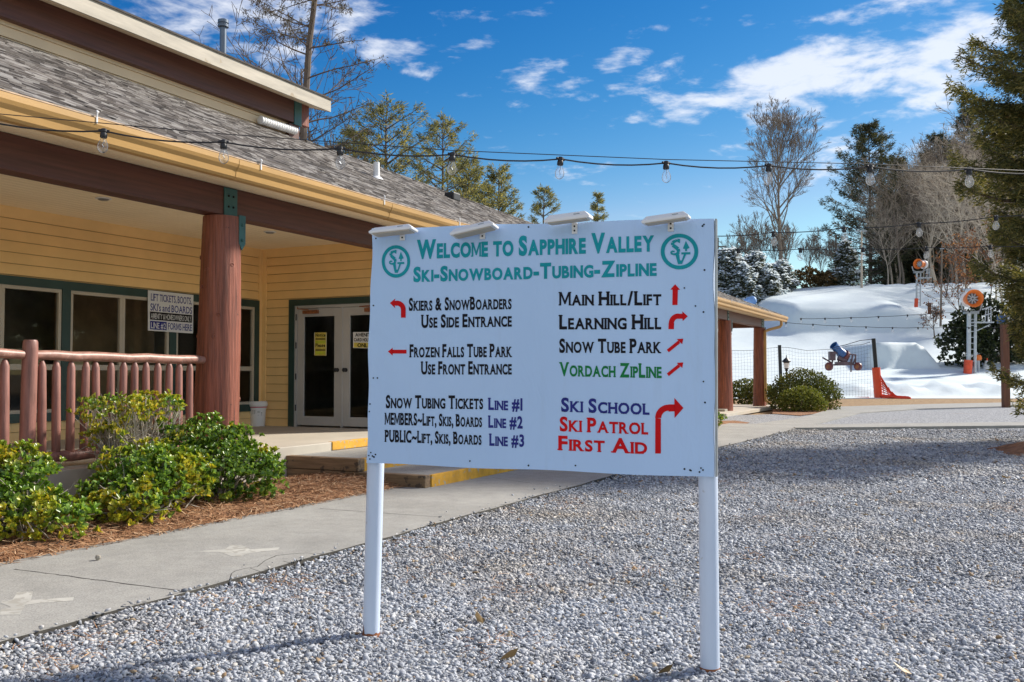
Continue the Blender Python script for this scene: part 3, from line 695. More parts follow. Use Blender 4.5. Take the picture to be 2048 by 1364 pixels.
# porch railing
YR0 = gx(57, 700, -8.28)[1]
rail = empty('porch_railing', (-8.28, 6.5, .47), 'reddish brown log railing with round balusters along the porch', 'railing')
def stick(name, y, r, z0, z1, parent, point=True):
    rr = random.Random(int(y * 1000)); dx, dy = rr.uniform(-.012, .012), rr.uniform(-.012, .012)
    k = [0, .02, .3, .6, .93, .97, 1.0] if point else [0, .02, .3, .6, .93, .985, 1.0]
    q = [.8, 1.05, 1.06, 1.0, .96, .7, .4] if point else [1, 1.03, 1.0, 1.0, .98, .95, .82]
    pts = [(-8.28 + dx * a, y + dy * a * 2, z0 + (z1 - z0) * a) for a in k]
    return MB().tube(pts, [r * b * rr.uniform(.97, 1.04) for b in q], 14).build(name, MAT['rail'], parent, True)
stick('post', YR0, .072, .42, 1.73, rail, False)
yb0, yb1 = gx(85, 800, -8.28)[1], gx(379, 800, -8.28)[1]
for i in range(13): stick('baluster', yb0 + (yb1 - yb0) * i / 12, .041, .59, 1.53, rail)
for i in range(12): stick('baluster', YR0 - .24 - i * .2, .043, .59, 1.54, rail)
def hrail(y0, y1, z0, z1, r, name, mat):
    n = 10; MB().tube([(-8.28 + .006 * math.sin(i * 1.7), y0 + (y1 - y0) * i / n, z0 + (z1 - z0) * i / n + .006 * math.sin(i * 2.3)) for i in range(n + 1)], [r * .86] + [r * (1 + .04 * math.sin(i * 1.3)) for i in range(n - 1)] + [r * .86], 16).build(name, mat, rail, True)
hrail(YR0 + .05, P1 - .2, 1.585, 1.565, .05, 'top_rail', MAT['rail_top']); hrail(YR0 - 2.8, YR0 - .06, 1.60, 1.59, .05, 'top_rail', MAT['rail_top'])
hrail(YR0 + .05, P1 - .2, .58, .58, .055, 'bottom_rail', MAT['rail']); hrail(YR0 - 2.8, YR0 - .06, .58, .58, .055, 'bottom_rail', MAT['rail'])

# steps
steps = empty('porch_steps', (-7.0, 10.5, 0), 'two low timber-edged concrete steps with yellow edges before the porch', 'steps')
yA, yB = 9.74, 13.4
MB().box(-7.995, -6.97, yA, yB, .0, .352).build('landing', MAT['concrete'], steps); MB().box(-6.97, -5.97, yA, yB, .0, .196).build('landing', MAT['concrete'], steps)
MB().box(-8.02, -6.88, yA - .14, yA, .205, .36).build('timber', MAT['timber'], steps, bevel=.012)
MB().box(-8.0, -5.93, yA - .13, yA - .003, .02, .2).build('timber', MAT['timber'], steps, bevel=.012)
MB().box(-6.965, -6.90, yA + .004, yB, .19, .357).box(-5.965, -5.915, yA + .004, yB, .02, .2).build('yellow_edge', MAT['yellow'], steps, bevel=.008)
MB().box(-8.07, -7.985, 10.55, yB, .36, .474).build('yellow_edge', MAT['yellow'], steps, bevel=.008)

# bucket bin by the door
q = gz(515, 852, .47)
bk = empty('bucket_bin', (q[0], q[1], .47), 'white plastic bucket with a bag liner used as a bin beside the glass doors', 'bin')
q = np.array([0, 0, 0.])
MB().lathe((0, 0, 0), [(.125, 0), (.13, .01), (.145, .30), (.155, .302), (.155, .33), (.148, .332), (.15, .37)], 28).build('bucket', MAT['white'], bk, True, world_space=False)
MB().lathe((0, 0, .355), [(.152, -.02), (.172, 0), (.18, .03), (.172, .07), (.15, .09), (.135, .085), (.12, .04)], 17).build('liner', MAT['white_wear'], bk, True, world_space=False)
MB().lathe((0, 0, .33), [(.155, 0), (.165, .008), (.165, .018), (.155, .026)], 28).build('band', plain('pink', (.62, .12, .18), .5), bk, True, world_space=False)
mb = MB(); vdir = math.atan2(-q[1] - 12, 11); 
for k, (a0, a1, zz0, zz1) in enumerate(((-.9, -.3, .05, .28), (-.15, .2, .24, .28), (.28, .5, .17, .24), (-.15, .15, .06, .2), (.3, .45, .05, .09))):
    for zz in np.arange(zz0, zz1, .022):
        n = 5; L_ = []
        for i in range(n + 1):
            a = -.75 + a0 + (a1 - a0) * i / n
            for z_ in (zz, zz + .012): rr_ = .1275 + z_ * .058 + .0; L_.append((rr_ * math.cos(a), rr_ * math.sin(a), z_))
        mb.add(L_, [(2 * i, 2 * i + 2, 2 * i + 3, 2 * i + 1) for i in range(n)])
mb.build('print', plain('grey_print', (.25, .26, .28), .6), bk, fix=False, world_space=False)
# ------------------------------------------------------------------ lettering
GLYPH = {}
def glyph(ch, off=.024):
    if (ch, off) in GLYPH: return GLYPH[ch, off]
    if ch == 'M':                                # drawn by hand: a wide M with a short middle
        P = np.array([(.05, 0), (.21, 0), (.21, .70), (.47, .10), (.57, .10), (.83, .70), (.83, 0), (.99, 0), (.99, 1), (.80, 1), (.52, .36), (.24, 1), (.05, 1)]); d_ = (off - .012) * .6
        P[:, 0] = np.where(P[:, 0] < .3, P[:, 0], P[:, 0]); V = P * np.array([CAPH * 1.05, CAPH]) + np.array([0, CAP0])
        GLYPH[ch, off] = (V, [(0, 1, 2, 11, 12), (2, 3, 10, 11), (3, 4, 10), (4, 5, 9, 10), (5, 6, 7, 8, 9)], [(i, (i + 1) % 13) for i in range(13)]); return GLYPH[ch, off]
    cu = bpy.data.curves.new('letter', 'FONT'); cu.body = ch; cu.size = 1; cu.offset = off; cu.resolution_u = 4; cu.fill_mode = 'FRONT'
    ob = bpy.data.objects.new('letter', cu); COL.objects.link(ob)
    dg = bpy.context.evaluated_depsgraph_get(); dg.update()
    me = ob.evaluated_get(dg).to_mesh()
    V = np.array([v.co[:2] for v in me.vertices]) if len(me.vertices) else np.zeros((0, 2))
    F = [tuple(p.vertices) for p in me.polygons]
    cnt = {}
    for f in F:
        for i in range(len(f)):
            e = tuple(sorted((f[i], f[(i + 1) % len(f)]))); cnt[e] = cnt.get(e, 0) + 1
    be = [e for e, c in cnt.items() if c == 1]
    ob.evaluated_get(dg).to_mesh_clear()
    COL.objects.unlink(ob); bpy.data.objects.remove(ob); bpy.data.curves.remove(cu)
    GLYPH[ch, off] = (V, F, be); return V, F, be
CAPV = glyph('H')[0]; CAP0, CAP1 = CAPV[:, 1].min(), CAPV[:, 1].max(); CAPH = CAP1 - CAP0
STEM = .16
def lay(body, smallcaps=True, serif=.055, small=.77, gap=.10, space=.36, bold=.034):
    """returns unit-cap-height 2-D geometry: vertices, faces, width"""
    X = 0.0; VV, FF = [], []; base = 0
    for ch in body:
        if ch == ' ': X += space; continue
        lower = ch.islower() and smallcaps
        sc = small if lower else 1.0
        V, F, be = glyph(ch.upper() if lower else ch, bold)
        V = (V - np.array([0, CAP0])) / CAPH
        x0, x1 = V[:, 0].min(), V[:, 0].max()
        P = (V - np.array([x0, 0])) * sc + np.array([X, 0])
        VV += [tuple(p) + (0,) for p in P]; FF += [tuple(base + i for i in f) for f in F]; base += len(P)
        if serif and ch.isalpha():               # short bars across the stem ends
            for lv in (0.0, 1.0):
                for (a, b) in be:
                    pa, pb = V[a], V[b]
                    if abs(pa[1] - lv) < .03 and abs(pb[1] - lv) < .03 and .06 < abs(pa[0] - pb[0]) < .36:
                        l_, r_ = min(pa[0], pb[0]) - x0, max(pa[0], pb[0]) - x0; mid = ((l_ + r_) / 2) / max(x1 - x0, .01)
                        if ch.upper() in 'MNWAVKXR' and x1 - x0 > .3:      # diagonal letters: only the outer feet
                            if .34 < mid < .66: continue
                            if mid < .5: l_ -= serif
                            else: r_ += serif
                        else: l_ -= serif; r_ += serif
                        y0, y1 = (0, .085) if lv == 0 else (1 - .085, 1.0)
                        q = [(l_, y0), (r_, y0), (r_, y1), (l_, y1)]
                        VV += [(x * sc + X, y * sc, .4) for x, y in q]; FF.append((base, base + 1, base + 2, base + 3)); base += 4
        X += (x1 - x0) * sc + gap * sc
    return VV, FF, X - gap
def write(body, p0, p1, up, cap, nrm, mat, parent, name='lettering', off=.002, label=None, **kw):
    p0, p1, up, nrm = map(lambda q: np.array(q, float), (p0, p1, up, nrm))
    V, F, w = lay(body, **kw)
    d = (p1 - p0) / w
    vs = [p0 + d * x + up * (y * cap) + nrm * (off + zz * .001) for (x, y, zz) in V]
    o = MB().add(vs, F).build(name, mat, parent, fix=False)
    if label: o['label'] = label
    return o
def flat(polys, pmap, nrm, mat, parent, name, off=.002):
    mb = MB()
    for P in polys: mb.add([pmap(u, v) + np.array(nrm) * off for u, v in P], [tuple(range(len(P)))])
    return mb.build(name, mat, parent, fix=False)

# ------------------------------------------------------------------ the welcome sign
pL, pR = gz(742, 1272), gz(1420, 1342)
sx = (pR - pL); sx[2] = 0; sx /= np.linalg.norm(sx); SN = np.array([sx[1], -sx[0], 0])      # along the board; towards the viewer
if SN @ FH > 0: SN = -SN
FACE = pL + SN * .062
def sg(u, v, off=0.0):
    d = ray(u, v); return EYEP + d * (((FACE - EYEP) @ SN) / (d @ SN)) + SN * off
def c5(x, y): return sg(700 + x / 2.526, 420 + y / 2.526)
def c6(x, y): return sg(1080 + x / 2.526, 420 + y / 2.526)
sign = empty('welcome_sign', pL, 'large white welcome board on two white pipe legs standing on the gravel', 'sign')
m, t, p, _ = new_mat('board')                   # white film, sky-shade blue mixed into its colour, a little grimy, with creases
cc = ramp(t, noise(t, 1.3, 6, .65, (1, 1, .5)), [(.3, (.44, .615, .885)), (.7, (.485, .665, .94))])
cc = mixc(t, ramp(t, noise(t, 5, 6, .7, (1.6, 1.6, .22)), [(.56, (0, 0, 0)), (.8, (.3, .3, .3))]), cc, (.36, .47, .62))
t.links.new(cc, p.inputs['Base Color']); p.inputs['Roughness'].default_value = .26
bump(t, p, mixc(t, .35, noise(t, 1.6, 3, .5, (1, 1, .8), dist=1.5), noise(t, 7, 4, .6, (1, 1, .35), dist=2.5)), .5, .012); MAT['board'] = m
MAT['pipe'] = plain('pipe', (.60, .68, .82), .38, .07, 3, 30, .08, stretch=(3, 3, .4), speck=((.42, .40, .38), 9, .69))  # white legs, the same blue shade tint put into the base colour
MAT['teal'] = plain('teal', (.012, .31, .37), .5, .08, 3, 30, 0, spec=.12)
MAT['ink'] = plain('ink', (.012, .011, .016), .5, .1, 3, 30, 0, spec=.12)
MAT['red'] = plain('red', (.62, .006, .010), .5, .08, 3, 30, 0, spec=.12)
MAT['navy'] = plain('navy', (.030, .035, .22), .5, .08, 3, 30, 0, spec=.12)
MAT['leaf_green'] = plain('leaf_green', (.012, .20, .055), .5, .08, 3, 30, 0, spec=.12)
def lg(u, v):
    d = ray(u, v); return EYEP + d * (((pL - EYEP) @ SN) / (d @ SN))
for p, tp in ((pL, lg(764, 470)), (pR, lg(1411, 455))):
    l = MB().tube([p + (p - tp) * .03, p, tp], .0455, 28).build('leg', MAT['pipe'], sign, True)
    mb = MB().lathe(p, [(.047, -.01), (.0475, .012), (.0465, .02)], 28)
    if p is pL:
        n = 28; vs = []; 
        for k in range(n):
            a = 2 * math.pi * k / n; vs.append((p[0] + .0467 * math.cos(a), p[1] + .0467 * math.sin(a), 0.0))
        for k in range(n):
            a = 2 * math.pi * k / n; h = .014 + .012 * random.random() + (.045 if k == 19 else 0); vs.append((p[0] + .0463 * math.cos(a), p[1] + .0463 * math.sin(a), h))
        mb.add(vs, [(k, (k + 1) % n, n + (k + 1) % n, n + k) for k in range(n)])
    mb.build('rust_ring', MAT['rust'], l, fix=False)
# board: a sheet with slightly uneven edges and faint waves, 3 cm thick
TL, TRc, BR, BL = sg(744, 457), sg(1428, 436), sg(1429, 955), sg(733, 926)
nx, nz_ = 48, 28; V = []; F = []; random.seed(3)
def bpt(s, t_):
    a = TL * (1 - s) * t_ + TRc * s * t_ + BR * s * (1 - t_) + BL * (1 - s) * (1 - t_)
    return a
for side in (0, 1):
    for j in range(nz_ + 1):
        for i in range(nx + 1):
            s, t_ = i / nx, j / nz_
            q = bpt(s, t_)
            if i in (0, nx): q = q + sx * (.004 * math.sin(t_ * 9 + i) + .003 * math.sin(t_ * 23))
            if j in (0, nz_): q = q + np.array([0, 0, .003 * math.sin(s * 14 + j)])
            V.append(q - SN * (.03 * side + .0))
W_ = nx + 1; M_ = W_ * (nz_ + 1)
for j in range(nz_):
    for i in range(nx):
        a = j * W_ + i; F.append((a, a + 1, a + W_ + 1, a + W_)); F.append((M_ + a, M_ + a + W_, M_ + a + W_ + 1, M_ + a + 1))
for i in range(nx): F.append((i, M_ + i, M_ + i + 1, i + 1)); a = nz_ * W_ + i; F.append((a, a + 1, M_ + a + 1, M_ + a))
for j in range(nz_): a = j * W_; F.append((a, a + W_, M_ + a + W_, M_ + a)); a += nx; F.append((a, M_ + a, M_ + a + W_, a + W_))
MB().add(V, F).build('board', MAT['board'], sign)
# edge trim seen along the right side
MB().obox((TRc + BR) / 2 - SN * .015 + sx * .008, sx, SN, (TRc - BR) / np.linalg.norm(TRc - BR), .004, .018, np.linalg.norm(TRc - BR) / 2 - .004).build('edge_trim', MAT['steel'], sign)
def px_cap(u, v, c): return np.linalg.norm(sg(u, v) - sg(u, v - c))
def line(body, a, b, cap, mat, **kw):
    p0, p1 = sg(*a), sg(*b); write(body, p0, p1, (0, 0, 1), (px_cap(*a, cap) + px_cap(*b, cap)) / 2, SN, mat, sign, **kw)
T_, K_, N_, Rd, G_ = MAT['teal'], MAT['ink'], MAT['navy'], MAT['red'], MAT['leaf_green']
line('Welcome to Sapphire Valley'.replace('to', 'to'), (834, 517), (1308, 502), 37.5, T_, gap=.07, bold=.05, serif=.065)
line('Ski-Snowboard-Tubing-Zipline', (827, 563.5), (1313, 551), 30, T_, gap=.08, bold=.046, serif=.06)
line('Skiers & SnowBoarders', (818, 621.5), (1023, 618), 25.5, K_)
line('Use Side Entrance', (843, 655.5), (1023.4, 653), 26, K_)
line('Frozen Falls Tube Park', (819.5, 714.5), (1023.4, 714), 26, K_)
line('Use Front Entrance', (842.5, 748.6), (1023.4, 748.8), 26, K_)
line('Snow Tubing Tickets', (772, 816), (966, 818), 26, K_); line('Line #1', (977, 819.5), (1045, 821), 24, N_)
line('MEMBERS~Lift, Skis, Boards', (770, 849), (964, 854), 24, K_); line('Line #2', (977, 855), (1045.5, 857), 24, N_)
line('PUBLIC~Lift, Skis, Boards', (770, 883.5), (963, 889.5), 24, K_); line('Line #3', (979, 891), (1048.4, 893.5), 24, N_)
line('Main Hill/Lift', (1118.8, 611), (1322.3, 610.3), 27.5, K_)
line('Learning Hill', (1118.8, 658.5), (1322, 658.5), 29, K_)
line('Snow Tube Park', (1118.8, 705.2), (1321.5, 706.2), 28, K_)
line('Vordach ZipLine', (1119.6, 752), (1323, 756), 28, G_)
line('Ski School', (1122.4, 823), (1298.5, 829.5), 28, N_)
line('Ski Patrol', (1119.6, 862), (1296, 869), 29, Rd)
line('First Aid', (1116.8, 900), (1293.8, 908), 29, Rd)
# arrows
def arc_band(cx, cy, ro, ri, a0, a1, n=10, sxy=1.0):
    A = [(cx + ro * math.cos(R(a0 + (a1 - a0) * i / n)) * sxy, cy - ro * math.sin(R(a0 + (a1 - a0) * i / n))) for i in range(n + 1)]
    B = [(cx + ri * math.cos(R(a0 + (a1 - a0) * i / n)) * sxy, cy - ri * math.sin(R(a0 + (a1 - a0) * i / n))) for i in range(n + 1)]
    return [[A[i], A[i + 1], B[i + 1], B[i]] for i in range(n)]
def arrow(polys, pm): flat(polys, pm, SN, Rd, sign, 'arrow')
arrow([[(202, 470), (230, 447), (226, 460), (226, 482), (230, 497)], [(226, 459), (238, 458), (238, 484), (226, 482)], [(258, 500), (282, 500), (282, 544), (258, 544)]] + arc_band(238, 502, 44, 19, 90, 0), c5)
arrow([[(192, 715), (216, 696), (216, 735)], [(214, 706), (286, 706), (286, 725), (214, 725)]], c5)
arrow([[(683, 375), (708, 403), (659, 402)], [(670, 400), (697, 400), (695, 480), (669, 480)]], c6)
arrow([[(747, 537), (719, 512), (721, 561)], [(700, 524), (722, 524), (722, 549), (700, 550)], [(650, 570), (678, 572), (677, 602), (649, 602)]] + arc_band(700, 572, 49, 23, 90, 180), c6)
for dy in (0, 120): arrow([[(724, 650 + dy), (719, 678 + dy), (691, 652 + dy)], [(641, 706 + dy), (699, 659 + dy), (709, 672 + dy), (651, 719 + dy)]], c6)
arrow([[(725, 1000), (679, 949), (680, 1051)], [(650, 982), (682, 982), (682, 1017), (650, 1018)], [(583, 1050), (611, 1054), (611, 1230), (582, 1230)]] + arc_band(650, 1051, 68, 37, 90, 180), c6)
# two round emblems
def emblem(pm, cx, cy, rx, ry):
    polys = []; n = 48
    for i in range(n):
        a, b = 2 * math.pi * i / n, 2 * math.pi * (i + 1) / n
        polys.append([(cx + rx * math.cos(q) * k, cy + ry * math.sin(q) * k) for q, k in ((a, 1), (b, 1), (b, .79), (a, .79))])
    X = lambda x, y: (cx + x * rx, cy + y * ry)
    polys.append([X(-.22, .16), X(-.03, .10), X(.03, .50), X(.12, .50), X(.24, .14), X(.36, .14), X(.13, .70), X(-.08, .70)])      # V
    polys.append([X(.10, .05), X(.58, .03), X(.58, .16), X(.10, .16)])
    polys.append([X(.34, -.60), X(.54, -.20), X(.40, -.14), X(.40, -.02), X(.30, -.02), X(.30, -.14), X(.18, -.17)])                 # tree
    S_ = [(-.06, -.62), (-.22, -.60), (-.36, -.50), (-.36, -.36), (-.22, -.26), (-.08, -.14), (-.04, .02), (-.14, .14), (-.34, .16), (-.46, .08), (-.40, -.02), (-.26, .0)]
    wd = [.05, .08, .09, .09, .10, .10, .09, .07, .05, .05, .045, .04]
    for i in range(len(S_) - 1):
        (x0, y0), (x1, y1) = S_[i], S_[i + 1]; L = math.hypot(x1 - x0, y1 - y0); nx_, ny_ = -(y1 - y0) / L, (x1 - x0) / L
        polys.append([X(x0 + nx_ * wd[i], y0 + ny_ * wd[i]), X(x1 + nx_ * wd[i + 1], y1 + ny_ * wd[i + 1]), X(x1 - nx_ * wd[i + 1], y1 - ny_ * wd[i + 1]), X(x0 - nx_ * wd[i], y0 - ny_ * wd[i])])
    polys.append([X(-.10, -.72), X(.04, -.70), X(.02, -.46), X(-.10, -.54)])
    mb = MB()
    for k, P in enumerate(polys): mb.add([pm(u, v) + SN * (.002 + .00012 * (k % 7)) for u, v in P], [tuple(range(len(P)))])
    mb.build('emblem', MAT['teal'], sign, fix=False)
emblem(c5, 233, 260, 72, 82); emblem(c6, 705, 210, 95, 90)
# screws, scuffs
for (u, v) in ((752, 477), (747, 611), (747, 756), (755, 756), (740, 808), (739, 823), (738, 911), (745, 912), (740, 918), (742, 905), (748, 914), (940, 922), (1057, 931), (1151, 931), (1399, 944), (1402, 936), (1380, 940), (1405, 452), (1408, 449), (1409, 540), (1407, 624), (1407, 763), (1410, 805), (1406, 940), (1391, 612), (1369, 576), (1057, 454), (1382, 941), (751, 909), (1369, 938)):
    MB().lathe(sg(u, v), [(.0055 * random.uniform(.5, 1), 0), (.004, .003)], 8, SN).build('screw', MAT['ink'], sign)
# four lamps along the top edge: (housing left, right, top, bottom px, bracket px, out)
def lamp(uc, v0, w, h, rise, bu, bv, tiltd):
    d_ = ray(uc, v0); pl_ = FACE + SN * .06; ctr = EYEP + d_ * (((pl_ - EYEP) @ SN) / (d_ @ SN))
    s_ = np.linalg.norm(sg(uc + 1, v0) - sg(uc, v0))
    ax = sx * math.cos(rise) + np.array([0, 0, math.sin(rise)]); 
    out = SN * math.cos(tiltd) + np.array([0, 0, 1]) * math.sin(tiltd); nr = np.cross(ax, out); 
    if nr[2] < 0: nr = -nr
    hx, hy, hz = w / 2 * s_ * .97, .042, h * s_ * .42
    l = MB(); vs = []
    for (k, fx, fy) in ((-1, 1.0, 1.0), (-.35, 1.02, 1.02), (1, .80, .62)):
        for (i, j) in ((-1, -1), (1, -1), (1, 1), (-1, 1)): vs.append(ctr + ax * hx * i * fx + out * hy * j * fy + nr * hz * k)
    l.add(vs, [(3, 2, 1, 0)] + [(4 * r_ + i, 4 * r_ + (i + 1) % 4, 4 * r_ + 4 + (i + 1) % 4, 4 * r_ + 4 + i) for r_ in (0, 1) for i in range(4)] + [(8, 9, 10, 11)])
    o = l.build('lamp', MAT['white'], sign, bevel=.003)
    MB().obox(ctr - nr * (hz + .001) , ax, out, nr, hx * .86, hy * .8, .0035).build('lens', MAT['frame'], o)
    MB().obox(ctr + ax * hx * .45 + out * hy * .84 + nr * hz * .35, ax, nr, out, hx * .13, hz * .12, .002).build('badge', MAT['steel'], o)
    b = sg(bu, bv, .006)
    MB().obox(b, sx, SN, (0, 0, 1), .014, .004, .027).obox((b + ctr) / 2 + np.array([0, 0, .012]), sx, SN, (0, 0, 1), .012, .03, .006).build('bracket', MAT['white_wear'], o)
    MB().lathe(b + SN * .004 + np.array([0, 0, .01]), [(.005, 0), (.004, .003)], 8, SN).lathe(b + SN * .004 - np.array([0, 0, .012]), [(.005, 0), (.004, .003)], 8, SN).build('bolt', MAT['ink'], o)
lamp(787, 460, 86, 13, .05, 806, 471, .12); lamp(948, 458, 88, 15, .17, 966, 468, .12); lamp(1137, 435, 90, 17, .07, 1150, 457, .0); lamp(1332, 436, 94, 16, .09, 1342, 452, .0)

# ------------------------------------------------------------------ notices
def board_px(o_name, label, cat, plane, tl, bl, br, tr_, nrm, mat, th=.004, group=None):
    P = [plane(*tl), plane(*bl), plane(*br), plane(*tr_)]; nrm = np.array(nrm, float)
    root = empty(o_name, P[1], label, cat, group)
    MB().prism([p + nrm * .001 for p in P], nrm * th).build('panel', mat, root)
    def f(s, t_): return (P[0] * (1 - s) * (1 - t_) + P[1] * (1 - s) * t_ + P[2] * s * t_ + P[3] * s * (1 - t_)) + nrm * (th + .001)
    return root, f
def wr(root, f, body, s0, s1, t_, cap, mat, nrm, **kw):
    a, b = f(s0, t_), f(s1, t_); H_ = np.linalg.norm(f(0, 0) - f(0, 1)); write(body, a, b, (0, 0, 1), cap * H_, nrm, mat, root, **kw)
def bar(root, f, s0, s1, t0, t1, mat, nrm, off=.0012, name='stripe'):
    mb = MB().add([f(s, t_) + np.array(nrm) * off for s, t_ in ((s0, t0), (s0, t1), (s1, t1), (s1, t0))], [(0, 1, 2, 3)]); return mb.build(name, mat, root, fix=False)
MAT['paper'] = plain('paper', (.72, .72, .72), .55, .05, 2, 20, .03)
NX, NY = (1, 0, 0), (0, -1, 0)
XP = XW + .055
r_, f_ = board_px('ticket_sign', 'white window notice about lift tickets, boots, skis and boards with navy lettering', 'sign', lambda u, v: gx(u, v, XP), (295.5, 580), (295.5, 661), (385.5, 667), (386.5, 590), NX, MAT['paper'])
kw = dict(smallcaps=False, serif=.015, gap=.09, space=.3, bold=.012)
wr(r_, f_, 'LIFT TICKETS, BOOTS,', .06, .96, .255, .18, MAT['navy'], NX, **kw)
wr(r_, f_, "SKI's and BOARDS", .05, .97, .50, .18, MAT['navy'], NX, **kw)
bar(r_, f_, .04, .97, .525, .725, MAT['ink'], NX); wr(r_, f_, 'AMENITY & HOMEOWNERS ONLY', .06, .95, .70, .14, MAT['paper'], NX, off=.003, smallcaps=False, serif=0, gap=.1, space=.3, bold=.006)
bar(r_, f_, .04, .40, .755, .965, MAT['navy'], NX); wr(r_, f_, 'LINE #2', .06, .38, .94, .15, MAT['paper'], NX, off=.003, **kw); wr(r_, f_, 'FORMS HERE', .43, .97, .94, .17, MAT['navy'], NX, **kw)
MAT['notice_yellow'] = plain('notice_yellow', (.68, .55, .10), .6, .15, 12, 20, 0)
YP = YD - .03
pl = lambda u, v: gy(u, v, YP)
r_, f_ = board_px('notice', 'small yellow notice taped inside the left glass door', 'notice', pl, (629, 665), (629, 711), (653, 711), (653.5, 665), NY, MAT['notice_yellow'])
for (a, b) in ((0, .03), (.97, 1.0)): bar(r_, f_, a, b, 0, 1, MAT['paper'], NY, name='edge')
wr(r_, f_, 'Notice', .1, .92, .18, .14, MAT['ink'], NY, smallcaps=False, serif=0); wr(r_, f_, 'Please', .1, .9, .63, .15, MAT['ink'], NY, smallcaps=False, serif=0)
for k, t_ in enumerate((.24, .29, .72, .77)): bar(r_, f_, .1, .92, t_, t_ + .03, MAT['ink'], NY)
bar(r_, f_, .1, .92, .36, .48, plain('lime', (.50, .55, .04), .6), NY); bar(r_, f_, .1, .92, .82, .95, bpy.data.materials['lime'], NY)
r_, f_ = board_px('notice', 'black and white amenity card notice with a yellow word on the right glass door', 'notice', pl, (706.5, 664), (706.5, 696), (752, 697), (752, 664), NY, MAT['paper'])
bar(r_, f_, .03, .97, .66, .97, MAT['notice_yellow'], NY); kb = dict(smallcaps=False, serif=0, gap=.07)
wr(r_, f_, 'AMENITY', .1, .9, .28, .22, MAT['ink'], NY, **kb); wr(r_, f_, 'CARD HOLDERS', .04, .96, .58, .2, MAT['ink'], NY, **kb); wr(r_, f_, 'ONLY', .2, .8, .94, .24, MAT['ink'], NY, off=.0035, **kb)

# ------------------------------------------------------------------ string lights
m, t, p, out = new_mat('bulb_glass')
tr = t.nodes.new('ShaderNodeBsdfTransparent'); tr.inputs[0].default_value = (.93, .95, .97, 1); gl = t.nodes.new('ShaderNodeBsdfGlossy'); gl.inputs['Roughness'].default_value = .04
lw = t.nodes.new('ShaderNodeLayerWeight'); lw.inputs[0].default_value = .12; mx = t.nodes.new('ShaderNodeMixShader')
df = t.nodes.new('ShaderNodeBsdfTranslucent'); df.inputs[0].default_value = (.9, .92, .95, 1); m2 = t.nodes.new('ShaderNodeMixShader'); m2.inputs[0].default_value = .07
t.links.new(lw.outputs['Fresnel'], mx.inputs[0]); t.links.new(tr.outputs[0], mx.inputs[1]); t.links.new(gl.outputs[0], mx.inputs[2]); t.links.new(mx.outputs[0], m2.inputs[1]); t.links.new(df.outputs[0], m2.inputs[2]); t.links.new(m2.outputs[0], out.inputs[0]); t.nodes.remove(p)
MAT['bulb_glass'] = m
_sock = MB().lathe((0, 0, 0), [(.010, .012), (.016, .008), (.017, -.004), (.014, -.008), (.017, -.014), (.018, -.032), (.0155, -.036)], 14).tube([(-.026, 0, .0), (.026, 0, 0)], .0085, 8)
_glass = [(.012, -.034), (.014, -.046), (.022, -.062), (.0265, -.080), (.0235, -.098), (.013, -.110), (.003, -.114)]
PROTO = {}
def bulb_set(parent, pos, k=1.0):
    if 'sock' not in PROTO:
        a = MB().lathe((0, 0, 0), _glass, 16).build('bulb', MAT['bulb_glass'], parent, True, world_space=False)
        _sock.build('socket', MAT['black'], a, True, world_space=False)
        MB().tube([(0, 0, -.036), (.005, 0, -.055), (-.004, 0, -.07), (.004, 0, -.082), (0, 0, -.09)], .0018, 5).build('filament', MAT['steel'], a, False, world_space=False)
        PROTO['sock'] = a
    else: a = copy_tree(PROTO['sock'], parent)
    a.location = Vector(pos) - parent.location; a.scale = (k, k, k); a.rotation_euler = (random.uniform(-.06, .06), random.uniform(-.06, .06), random.uniform(0, .6) + YAW)
    return a
def string(label, pts, ext, sag, rad=.0045, wire=None, k=1.0):
    """pts: socket positions; the cable dips a little between them and runs on past the ends by ext"""
    pts = [np.array(p) for p in pts]; A = pts[0] + (pts[0] - pts[1]); path = []
    full = [pts[0] + (pts[0] - pts[1]) * e for e in range(ext[0], 0, -1)] + pts + [pts[-1] + (pts[-1] - pts[-2]) * e for e in range(1, ext[1] + 1)]
    root = empty('string_lights', pts[0], label, 'string lights', 'bulb strings across the yard')
    for a, b in zip(full[:-1], full[1:]):
        for i in range(6): t_ = i / 6; path.append(a + (b - a) * t_ - np.array([0, 0, sag * 4 * t_ * (1 - t_)]))
    path.append(full[-1]); MB().tube(path, rad, 6).build('cable', MAT['black'], root, True)
    for p in full: bulb_set(root, p, k)
    if wire is not None:
        MB().tube([np.array(q) for q in wire], .0025, 5).build('support_wire', MAT['black'], root, True)
    return root
s1 = [(208, 262), (447, 284), (680, 297), (905, 309), (1121, 318), (1332, 326), (1538, 331), (1740, 333), (1938, 338)]
d1 = [4.85 + .95 * i / 8 for i in range(9)]
string('nearest bulb string, crossing from the porch gutter above the welcome board', [at(u, v, d) for (u, v), d in zip(s1, d1)], (3, 4), .022,
       wire=[at(u, v, d) for (u, v), d in (((-300, 185), 4.5), ((0, 228), 4.7), ((447, 268), 5.0), ((905, 301), 5.2), ((1332, 319), 5.4), ((1740, 328), 5.6), ((2300, 352), 6.1))])
s2 = [(1404, 472), (1547, 465), (1688, 456), (1838, 447), (1992, 433)]
string('second bulb string, rising to the right of the board in front of the pines', [at(u, v, 8.0) for u, v in s2], (1, 3), .012, .004)
s3 = [(1352, 498), (1477, 499), (1601, 498), (1726, 497), (1853, 495), (1980, 492)]
string('third bulb string, level across the wood just above the snow hill', [at(u, v, 9.2) for u, v in s3], (2, 4), .012, .004)
s4 = [(1602, 637), (1650, 636.5), (1702, 635), (1757, 633), (1815, 630), (1877, 626)]
